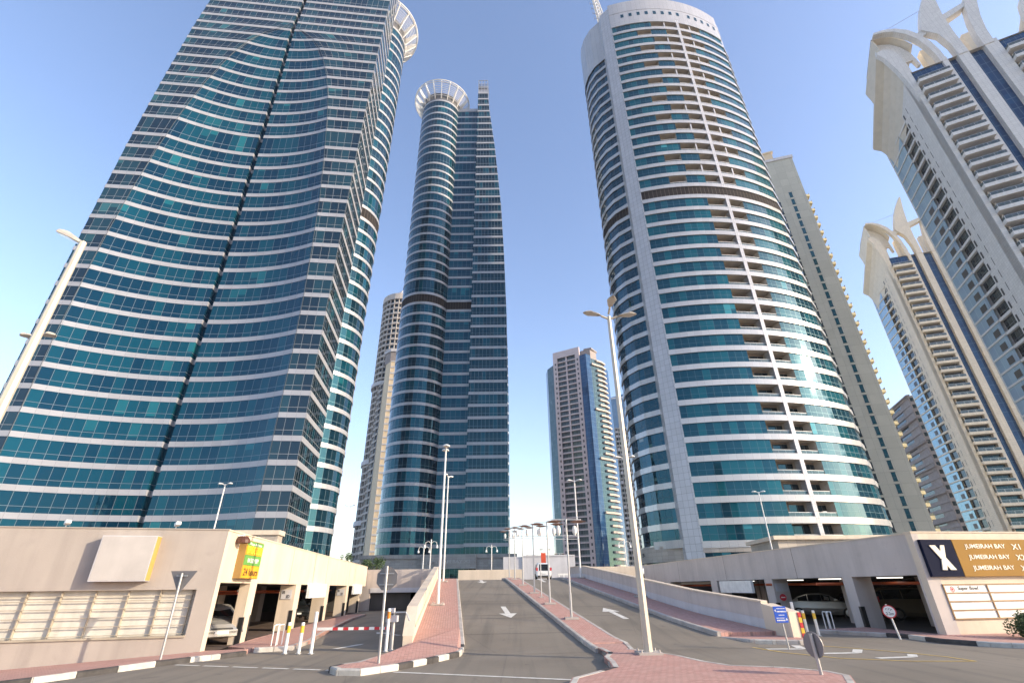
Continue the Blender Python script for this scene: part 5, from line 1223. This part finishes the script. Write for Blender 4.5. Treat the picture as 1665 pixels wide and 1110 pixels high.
# ------------------------------------------------------------------ bollards, hoops, barrier
def bollard(x, y, h, lab, striped, grp, c=(YELLOWP,)):
    r_ = thing('bollard', lab, 'bollard', (x, y, 0), group=grp)
    mb = MB(); mb.lathe([(.058, 0), (.058, h - .02), (.045, h), (0, h)], (x, y, 0), 14); mb.build('post', WHITEP, r_)
    mb = MB(); mb.lathe([(.0, .03), (.11, .03), (.11, 0)], (x, y, .012), 12); mb.build('base_plate', METAL, r_)
    if striped: mb = MB(); mb.lathe([(.062, h - .32), (.062, h - .1)], (x, y, 0), 14); mb.build('reflective_band', c[0], r_)
g1_ = 'bollards at the left garage lane'; g2_ = 'bollards at the right garage lane'
bollard(-8.1, 19.9, .97, 'white bollard with a yellow band, left one beside the entry lane', True, g1_); bollard(-7.6, 19.85, .97, 'white bollard with a yellow band, middle of the three by the entry lane', True, g1_)
bollard(-7.15, 19.8, 1.3, 'taller plain white bollard, right of the two yellow banded ones', False, g1_); bollard(-4.62, 20.15, 1.36, 'white bollard with an orange band beside the barrier machine', True, g1_, (paint('orange_band', (.75, .25, .03), .5),))
bollard(12.15, 24.1, 1.3, 'taller plain white bollard in the right garage lane', False, g2_); bollard(12.52, 24.05, .97, 'white bollard with a yellow band just right of the plain tall one', True, g2_); bollard(12.95, 24.0, .97, 'white bollard with a yellow band, rightmost of the right lane', True, g2_)
for x, y, lab in ((-9.2, 21.2, 'thin white double hoop guard beside the left garage pier'), (14.5, 25.7, 'thin white double hoop guard in the right garage entrance')):
    r_ = thing('hoop_guard', lab, 'guard rail', (x, y, .1))
    for k in (0, .17): mb = MB(); mb.tube([(x + k, y, .0), (x + k, y, .78), (x + k + .03, y + .05, .82), (x + k + .03, y + .4, .82), (x + k + .03, y + .45, .78), (x + k + .03, y + .45, 0)], .022, 8); mb.build('hoop', WHITEP, r_)
bg_ = thing('barrier_gate', 'red and white barrier arm with its grey machine across the entry lane', 'barrier', (-4.55, 20.45, 0))
mb = MB(); mb.box(-4.62, 20.3, 0, -4.4, 20.55, .06); mb.tube([(-4.5, 20.42, .05), (-4.5, 20.42, .95)], .075, 12); mb.build('stand', METAL, bg_)
mb = MB(); mb.box(-4.75, 20.25, .92, -4.35, 20.6, 1.12); mb.box(-4.7, 20.3, 1.2, -4.48, 20.5, 1.36); mb.build('machine_housing', PALE, bg_, bevel=.02)
mb = MB(); mb.tube([(-4.5, 20.4, 1.12), (-4.45, 20.4, 1.22), (-4.05, 20.4, 1.22), (-3.9, 20.4, .95)], .03, 8); mb.build('camera_bracket', METAL, bg_)
for k in range(14):
    x0 = -7.25 + k * .19; mb = MB(); mb.box(x0, 20.35, .68, x0 + .19, 20.39, .77); mb.build('arm_stripe', WHITEP if k % 2 == 0 or k < 2 else REDP, bg_)

# ------------------------------------------------------------------ street lamps
def shell_head(mb, c, d, L, wd, m0=0, m1=1, tilt=.12):
    """flattened shell shaped lantern reaching out from c along d"""
    d = Vector((d[0], d[1], 0)).normalized(); x = Vector((-d.y, d.x, 0)); n, k = 8, 12; rings = []
    for i in range(n + 1):
        t = i / n; rw = wd / 2 * (math.sin(math.pi * min(1, .06 + t * .94)) ** .55) * (.55 + .45 * t if t < .6 else 1.0 - .1 * (t - .6)) if 0 < i < n else .03
        hh = rw * .62; rings.append((Vector(c) + d * (L * t) + Vector((0, 0, tilt * L * t)), rw, hh))
    def pt(i, j):
        c_, rw, hh = rings[i]; a = math.pi * j / (k / 2); s = math.sin(a)
        return c_ + x * (rw * math.cos(a)) + Vector((0, 0, (hh if s > 0 else hh * .25) * s))
    for i in range(n):
        for j in range(k):
            jj = (j + 1) % k; low = j >= k / 2
            mb.poly([pt(i, j), pt(i, jj), pt(i + 1, jj), pt(i + 1, j)], None, m1 if low and .2 < (i + .5) / n < .85 else m0, True)
def tall_lamp(loc, H, heads, lab, r0=.17, r1=.095, mat=CMETAL, pad=True, hl=1.0, hw=.42, grp=None, arm=.35, tilt=.12):
    x, y, z = loc; r_ = thing('street_lamp', lab, 'street lamp', loc, group=grp)
    mb = MB(); mb.tube([(x, y, z), (x, y, z + 1.2), (x, y, z + H)], [r0, r0 * .93, r1], 8, smooth=False); mb.build('pole', mat, r_)
    if pad:
        mb = MB(); mb.box(x - .36, y - .36, z - .02, x + .36, y + .36, z + .06)
        for sx in (-.27, .27):
            for sy in (-.27, .27): mb.tube([(x + sx, y + sy, z + .06), (x + sx, y + sy, z + .13)], .03, 6)
        mb.build('base_pad', KERBC, r_)
    for az, dz in heads:
        d = (math.sin(R(az)), math.cos(R(az))); mb = MB()
        if arm: mb.tube([(x, y, z + H - .12 + dz), (x + d[0] * arm, y + d[1] * arm, z + H - .02 + dz)], .045, 8); mb.build('arm', mat, r_); mb = MB()
        shell_head(mb, (x + d[0] * arm, y + d[1] * arm, z + H + dz), d, hl, hw, tilt=tilt); mb.build('lamp_head', [mat, LENS], r_)
    return r_
tall_lamp((4.07, 17.45, .144), 11.9, [(255, 0), (95, 0), (180, .25)], 'tall cream street lamp with three heads on the brick island', r0=.138, r1=.08, hl=.8, hw=.42, tilt=.05)
tall_lamp((-12.9, 11.45, -.1), 11.5, [(285, 0)], 'tall cream street lamp with one big leaning head at the left edge', r0=.155, r1=.09, hl=1.15, hw=.72, arm=.1, tilt=.5)
GRP = 'slim twin headed lamps on the ramp and roofs'
def twin(loc, H, lab, az=100, mat=WMETAL): return tall_lamp(loc, H, [(az, 0), (az + 180, 0)], lab, r0=.085, r1=.055, mat=mat, hl=.62, hw=.52, grp=GRP, arm=.18, tilt=.02, pad=True)
twin((-20.9, 18.6, DECK), 9.4, 'slim cream twin headed lamp on the left garage roof, close beside the big leaning lamp', 92, CMETAL)
twin((-29.4, 50, DECK), 9.0, 'thin white twin headed lamp rising above the left garage front wall', 95)
twin((-21.2, 65.2, DECK), 9.0, 'thin white twin headed lamp against the sky right of the big left tower', 95)
twin((28.8, 58.5, DECK), 9.0, 'thin white twin headed lamp standing before the curved tower', 95)
twin((*rp(-.75, 31.6), rz(31.6) + .15), 9.0, 'nearer of two slim lamps on the left ramp footway', 170); twin((*rp(-.75, 47), rz(47) + .15), 9.0, 'farther of two slim lamps on the left ramp footway', 200)
twin((*rp(12.15, 34.0), rz(34) + .15), 9.0, 'nearer of two slim lamps on the right ramp footway', 100); twin((*rp(12.1, 49.5), rz(49.5) + .15), 9.0, 'farther of two slim lamps on the right ramp footway', 100)
GD = 'low disc topped lamps in a row along the ramp median and beyond'
def disc_lamp(x, y, z, lab, H=4.45):
    r_ = thing('disc_lamp', lab, 'street lamp', (x, y, z), group=GD); px, py = RN
    mb = MB(); mb.tube([(x, y, z), (x, y, z + 1.1)], .065, 10); mb.tube([(x, y, z + 1.1), (x, y, z + H)], .05, 10); mb.build('pole', METAL, r_)
    mb = MB(); mb.box(x - .32, y - .3, z - .02, x + .32, y + .3, z + .07); mb.build('base_pad', KERBC, r_)
    mb = MB(); mb.bar((x - px * .8, y - py * .8, z + H - .02), (x + px * .8, y + py * .8, z + H - .02), .04, .04); mb.bar((x - px * .6, y - py * .6, z + 3.66), (x + px * .6, y + py * .6, z + 3.66), .035, .035); mb.bar((x - px * .6, y - py * .6, z + 3.5), (x + px * .6, y + py * .6, z + 3.5), .03, .03); mb.build('cross_arm', METAL, r_)
    for sg_ in (-1, 1):
        c = (x + px * .62 * sg_, y + py * .62 * sg_, z + H - .12); mb = MB(); mb.lathe([(0, .07), (.2, .05), (.42, 0), (.2, -.05), (0, -.06)], c, 18); mb.build('disc_reflector', RUST, r_)
        c = (x + px * .42 * sg_, y + py * .42 * sg_, z + 3.9); mb = MB(); mb.lathe([(0, -.25), (.05, -.22), (.11, -.1), (.12, .05), (.09, .2), (0, .26)], c, 12); mb.build('oval_lamp', WMETAL, r_)
names_ = ['first and nearest disc lamp of the median row', 'second disc lamp from the camera in the median row', 'third disc lamp from the camera in the median row', 'fourth disc lamp from the camera in the median row', 'fifth disc lamp from the camera in the median row', 'sixth and last disc lamp at the top of the median']
for i, s in enumerate((25.7, 31.2, 37.0, 42.9, 48.5, 53.2)):
    q = rp(5.7, s); disc_lamp(q[0], q[1], rz(s) + .15, names_[i])
disc_lamp(4.6, 79, DECK, 'far disc lamp on the deck above the orange banner'); disc_lamp(2.9, 93, DECK, 'far disc lamp poking above the grey site wall'); disc_lamp(7.7, 90, DECK, 'farthest right disc lamp on the deck before the pink tower')
q = rp(5.75, 34.4); r_ = thing('marker_post', 'short bare metal post between the second and third disc lamps', 'post', (q[0], q[1], rz(34.4) + .15)); mb = MB(); z = rz(34.4) + .15; mb.tube([(*q, z), (*q, z + 2.1)], .035, 8); mb.build('post', METAL, r_); mb = MB(); mb.box(q[0] - .15, q[1] - .15, z - .01, q[0] + .15, q[1] + .15, z + .05); mb.build('base_pad', KERBC, r_)
def hook_lamp(x, y, lab, H=3.9):
    r_ = thing('hook_lamp', lab, 'street lamp', (x, y, DECK), group='small double hooked lamps on the deck'); z = DECK
    mb = MB(); mb.tube([(x, y, z), (x, y, z + H + .3)], .06, 10); mb.build('pole', WMETAL, r_)
    for s in (-1, 1):
        mb = MB(); mb.tube([(x, y, z + H - .1), (x + s * .3, y, z + H + .1), (x + s * .6, y, z + H), (x + s * .68, y, z + H - .35)], .03, 8); mb.build('hook', WMETAL, r_)
        mb = MB(); mb.lathe([(0, .12), (.08, .1), (.13, -.12), (0, -.2)], (x + s * .68, y, z + H - .45), 12); mb.build('globe', WHITEP, r_)
hook_lamp(-9.3, 57.9, 'small double hooked lamp behind the top of the left ramp wall, nearer'); hook_lamp(-11.4, 65.6, 'small double hooked lamp behind the left ramp wall, farther'); hook_lamp(-2.9, 66, 'small double hooked lamp behind the planter wall'); hook_lamp(12.9, 61, 'small double hooked lamp beside the base of the curved tower')
r_ = thing('banner_sign', 'small orange red banner board on a post behind the white car', 'sign', (4.15, 76, DECK)); mb = MB(); mb.tube([(4.15, 76, DECK), (4.15, 76, 6.4)], .05, 8); mb.build('post', METAL, r_); mb = MB(); mb.box(3.8, 75.9, 4.9, 4.5, 75.95, 6.4); mb.build('banner', paint('banner_orange', (.60, .08, .03), .5), r_)
r_ = thing('white_barrier', 'low white crash barrier on the deck right of the ramp top', 'barrier', (5.9, 61, DECK)); mb = MB()
for k in range(4): mb.box(5.0 + k * .55, 61, DECK, 5.12 + k * .55, 61.15, DECK + .55)
mb.build('posts', WHITEP, r_); mb = MB(); mb.box(4.95, 60.98, DECK + .5, 6.85, 61.17, DECK + .68); mb.build('rail', WHITEP, r_)

# ------------------------------------------------------------------ cars
def car(lab, loc, rz_, col, suv=False, name='parked_car', rough=.25, metal=.5):
    r_ = thing(name, lab, 'car', (0, 0, 0)); body = paint('car_' + str(col), col, rough, metal, var=.02); GL = paint('car_glass', (.012, .015, .018), .08); TY = paint('tyre', (.018, .018, .018), .8); RIM = paint('rim', (.45, .45, .46), .35, .8, var=.02)
    L = 4.5; W = .9
    if suv: ST = [(-2.25, .92, .92, .75, .35), (-2.2, 1.02, 1.62, .66, .30), (-1.9, 1.05, 1.72, .68, .25), (-.9, 1.05, 1.77, .70, .22), (.2, 1.05, 1.76, .70, .22), (.75, 1.06, 1.62, .68, .22), (1.25, 1.08, 1.12, .76, .22), (1.9, 1.0, 1.02, .76, .24), (2.2, .86, .88, .68, .28), (2.27, .6, .62, .6, .34)]
    else: ST = [(-2.27, .7, .72, .62, .36), (-2.2, .92, .94, .70, .3), (-1.7, .96, 1.02, .72, .24), (-1.3, .96, 1.22, .64, .22), (-.7, .95, 1.42, .60, .2), (.1, .94, 1.45, .60, .2), (.6, .94, 1.32, .62, .2), (1.05, .93, .98, .74, .2), (1.7, .86, .88, .74, .22), (2.1, .72, .74, .68, .25), (2.27, .52, .54, .58, .32)]
    def prof(s):
        x, zs, zr, wg, zb = s; e = .80 if abs(x) > 2.2 else (.94 if abs(x) > 1.8 else 1)
        return [(x, 0, zb), (x, W * e * .86, zb), (x, W * e * .98, zb + .18), (x, W * e, (zb + zs) / 2), (x, W * e * .95, zs), (x, wg if zr - zs > .08 else W * e * .84, zs + (zr - zs) * .9), (x, (wg if zr - zs > .08 else .7) * .75, zr), (x, 0, zr + .01)]
    mb = MB(); PR = [prof(s) for s in ST]
    for i in range(len(PR) - 1):
        for j in range(7):
            for sg_ in (1, -1):
                q = [PR[i][j], PR[i][j + 1], PR[i + 1][j + 1], PR[i + 1][j]]; q = [(p[0], p[1] * sg_, p[2]) for p in q]; mb.poly(q if sg_ > 0 else q[::-1], None, 0, True)
    for e in (0, -1):
        mb.poly([(p[0], p[1], p[2]) for p in PR[e]] + [(p[0], -p[1], p[2]) for p in PR[e][::-1]])
    mb.build('body', body, r_)
    def lerp(i, j, t, o=.012): a, b = PR[i][j], PR[i][j + 1]; return [a[0] + (b[0] - a[0]) * t, a[1] + (b[1] - a[1]) * t + o, a[2] + (b[2] - a[2]) * t]
    rng = (1, 5) if suv else (3, 6)
    for sg_ in (1, -1):
        mb = MB()
        for i in range(*rng):
            q = [lerp(i, 4, .1), lerp(i + 1, 4, .1), lerp(i + 1, 4, .9), lerp(i, 4, .9)]; q[1][0] -= .04; q[2][0] -= .04; q = [(p[0], p[1] * sg_, p[2]) for p in q]; mb.poly(q)
        mb.build('side_window', GL, r_)
    for nm, i in (('windscreen', 5 if suv else 6), ('rear_window', 0 if suv else 2)):
        mb = MB(); k0, k1 = (i, i + 1)
        def wp(k, j, t=.0): p = PR[k][j]; return p
        q = []
        A = PR[k0]; Bq = PR[k1]; o = .02 * (1 if nm == 'windscreen' else -1)
        hi, lo = (A, Bq) if A[6][2] > Bq[6][2] else (Bq, A)
        mb.poly([(lo[5][0] + o, lo[5][1] * .86, lo[5][2] + .03), (hi[6][0] + o, hi[6][1] * .98, hi[6][2] - .02), (hi[6][0] + o, -hi[6][1] * .98, hi[6][2] - .02), (lo[5][0] + o, -lo[5][1] * .86, lo[5][2] + .03)]); mb.build(nm, GL, r_)
    for x in (-1.38, 1.4):
        for s in (-1, 1):
            w_ = MB(); rr = .34 if suv else .31; pr = [(0, -.11), (rr * .95, -.11), (rr, -.07), (rr, .07), (rr * .95, .11), (rr * .62, .11)]
            c = (x, s * .80, rr)
            def lat(mb_, pr, m=0):
                for i in range(len(pr) - 1):
                    for k in range(18):
                        a, b = 2 * math.pi * k / 18, 2 * math.pi * (k + 1) / 18
                        f = lambda p, t: (c[0] + p[0] * math.cos(t), c[1] + s * p[1], c[2] + p[0] * math.sin(t))
                        mb_.poly([f(pr[i], a), f(pr[i], b), f(pr[i + 1], b), f(pr[i + 1], a)] if pr[i][0] > 1e-6 else [f(pr[i], a), f(pr[i + 1], b), f(pr[i + 1], a)], None, m, True)
            lat(w_, pr); t_ = w_.build('wheel', TY, r_)
            w2 = MB(); lat(w2, [(0, .115), (rr * .2, .12), (rr * .62, .105)]); w2.build('rim', RIM, t_)
    for s in (-1, 1):
        mb = MB(); mb.hexa([(2.08, s * .45, .56), (2.2, s * .45, .56), (2.06, s * .8, .58), (1.9, s * .8, .58), (2.02, s * .45, .70), (2.15, s * .45, .68), (1.98, s * .82, .74), (1.84, s * .82, .76)]); mb.build('headlight', LENS, r_)
        mb = MB(); mb.box(-2.27, s * .78 - .12, .78 if not suv else .95, -2.16, s * .78 + .08, .92 if not suv else 1.25); mb.build('tail_light', REDP, r_)
    mb = MB(); mb.box(2.22, -.26, .40, 2.29, .26, .51); mb.box(-2.31, -.26, .62, -2.24, .26, .73); mb.build('number_plate', WHITEP, r_)
    mb = MB(); mb.box(2.16, -.4, .52, 2.26, .4, .62); mb.box(-2.28, -.7, .34, -2.2, .7, .46); mb.build('grille', BLACKP, r_)
    for s in (-1, 1): mb = MB(); mb.box(.75, s * .93 - .08, .98, .95, s * .93 + .08, 1.1); mb.build('mirror', body, r_)
    r_.location = loc; r_.rotation_euler = (0, 0, R(rz_)); return r_
car('silver sedan with its nose out, parked inside the first opening of the left garage', (-13.55, 24.7, .02), -50, (.50, .49, .46))
car('dark sedan deep inside the left garage', (-17.0, 42, .02), -60, (.03, .035, .04))
car('silver sedan seen from the side inside the right garage behind the bollards', (20.2, 36.2, .02), -28, (.42, .40, .37))
car('pale gold off road car in the right garage behind the height limit sign', (24.2, 33.0, .02), -18, (.30, .24, .16), suv=True)
car('white off road car seen from behind at the top of the ramp', (3.15, 61.5, DECK), 92, (.75, .75, .73), suv=True, metal=0.)
car('white sedan on the deck half hidden behind the right parapet', (15.9, 60.5, DECK), 5, (.75, .75, .73), metal=0.)
car('dark sedan at the back of the right garage', (23.5, 38, .02), 160, (.03, .03, .035))

# ------------------------------------------------------------------ greenery
LEAF = paint('leaf_green', (.055, .10, .03), .7, var=.45, sc1=5); BARK = paint('bark', (.16, .11, .07), .9)
def leafy(name, lab, cat, c, rx, rz2, n, ls, trunk=None, seed=1, grp=None, z0=0):
    rnd = random.Random(seed); r_ = thing(name, lab, cat, (c[0], c[1], z0), group=grp); mb = MB()
    cl = [(Vector((rnd.gauss(0, .45) * rx, rnd.gauss(0, .45) * rx, rnd.uniform(-.7, .8) * rz2)), rnd.uniform(.3, .55)) for _ in range(14)]
    for i in range(n):
        o, k = rnd.choice(cl); d = Vector((rnd.gauss(0, 1), rnd.gauss(0, 1), rnd.gauss(0, 1))).normalized() * (rnd.random() ** .4) * k * rx
        p = Vector(c) + o + d; a = Vector((rnd.gauss(0, 1), rnd.gauss(0, 1), rnd.gauss(0, .6))).normalized() * ls; b = a.cross(Vector((rnd.gauss(0, 1), rnd.gauss(0, 1), rnd.gauss(0, 1)))).normalized() * ls * .5
        if p.z < z0: p.z = z0 + .02
        mb.poly([p - a, p + b, p + a, p - b])
    mb.build('foliage', LEAF, r_)
    mb = MB()
    if trunk: mb.tube([(c[0], c[1], z0), (c[0] + .1, c[1], (z0 + c[2]) / 2), (c[0], c[1], c[2])], [trunk, trunk * .8, trunk * .4], 8)
    for _ in range(6): o, k = rnd.choice(cl); mb.tube([(c[0], c[1], z0 + (c[2] - z0) * .4), tuple(Vector(c) + o * .8)], [(trunk or .05) * .5, .01], 6)
    mb.build('trunk' if trunk else 'stems', BARK, r_)
leafy('shrub', 'round clipped green shrub at the right edge before the cream wall', 'shrub', (19.45, 21.1, .42), .62, .42, 3600, .05, seed=3, z0=.05)
for i, (x, y, h) in enumerate(((-22.5, 70, 6.0), (-20.6, 73, 5.3), (-18.8, 72, 5.6))):
    leafy('tree', ('small tree top left of the thin lamp behind the left garage', 'lower small tree top in the middle of three behind the left garage', 'small tree top nearest the slender tower behind the left garage')[i], 'tree', (x, y, h - .6), 1.1, .7, 700, .12, trunk=.1, seed=20 + i, z0=DECK, grp='small trees beyond the left garage')

# ------------------------------------------------------------------ unseen buildings added behind the viewer to be reflected in the glass
for nm, P, h_, lab, wl in (('unseen_block', [(30, -165), (30, -145), (48, -145), (48, -165)], 66, 'tall slim brown tower added unseen behind the viewer for reflections', BROWN), ('unseen_block', [(56, -168), (56, -150), (76, -150), (76, -168)], 44, 'broad lower grey block added behind the viewer for reflections, beside the tall slim one', PALE),
        ('unseen_low_block', [(-34, -135), (-34, -118), (14, -118), (14, -135)], 21, 'long low cream building added straight behind the viewer for reflections', TANW), ('unseen_block', [(-135, -110), (-135, -85), (-98, -85), (-98, -110)], 40, 'wide mid height block added behind and left of the viewer for reflections', T3W)):
    r_ = thing(nm, lab, 'building', (P[0][0], P[0][1], 0)); w1, g1 = MB(), MB(); P = P[::-1] if False else P
    a_, b_ = P[1], P[2]; wall_grid(w1, g1, b_, a_, 0, int(h_ / 3.6), 3.6, max(3, int((b_[0] - a_[0]) / 4)), 1.3, .7, .5); wall_grid(w1, g1, P[3], P[2], 0, int(h_ / 3.6), 3.6, 4, 1.3, .7, .5)
    w1.prism([(P[0][0] + .6, P[0][1]), (P[3][0] - .6, P[3][1]), (P[2][0] - .6, P[2][1] - .6), (P[1][0] + .6, P[1][1] - .6)], 0, h_ + 1); w1.build('wall', wl, r_); g1.build('glazing', G_DARK, r_)
# manhole covers and wall joints
JT = paint('dark_joint', (.16, .13, .10), .9)  # dark strips drawn as the fascia's movement joints
for s_ in (9.2, 17.9, 26.8):
    mb = MB(); seg_box(mb, FL, s_, s_ + .03, .0, .004, 2.28, 4.05); mb.build('movement_joint', JT, gl)
for s_ in (8.5, 16.7, 25):
    mb = MB(); seg_box(mb, GL_, s_, s_ + .03, -.004, .0, 2.28, 3.86); mb.build('movement_joint', JT, gr)

# ------------------------------------------------------------------ haze in the air
mb = MB(); mb.box(-600, -300, -2.2, 700, 760, 215)
hm = bpy.data.materials.new('haze_air'); hm.use_nodes = True; hn = hm.node_tree; hn.nodes.clear()
ho = hn.nodes.new('ShaderNodeOutputMaterial'); hv = hn.nodes.new('ShaderNodeVolumePrincipled'); hv.inputs['Color'].default_value = (.86, .90, 1, 1); hv.inputs['Density'].default_value = .00014; hv.inputs['Anisotropy'].default_value = .3
hn.links.new(hv.outputs[0], ho.inputs['Volume']); kind(mb.build('haze', hm), 'stuff')
sc.cycles.volume_bounces = 0
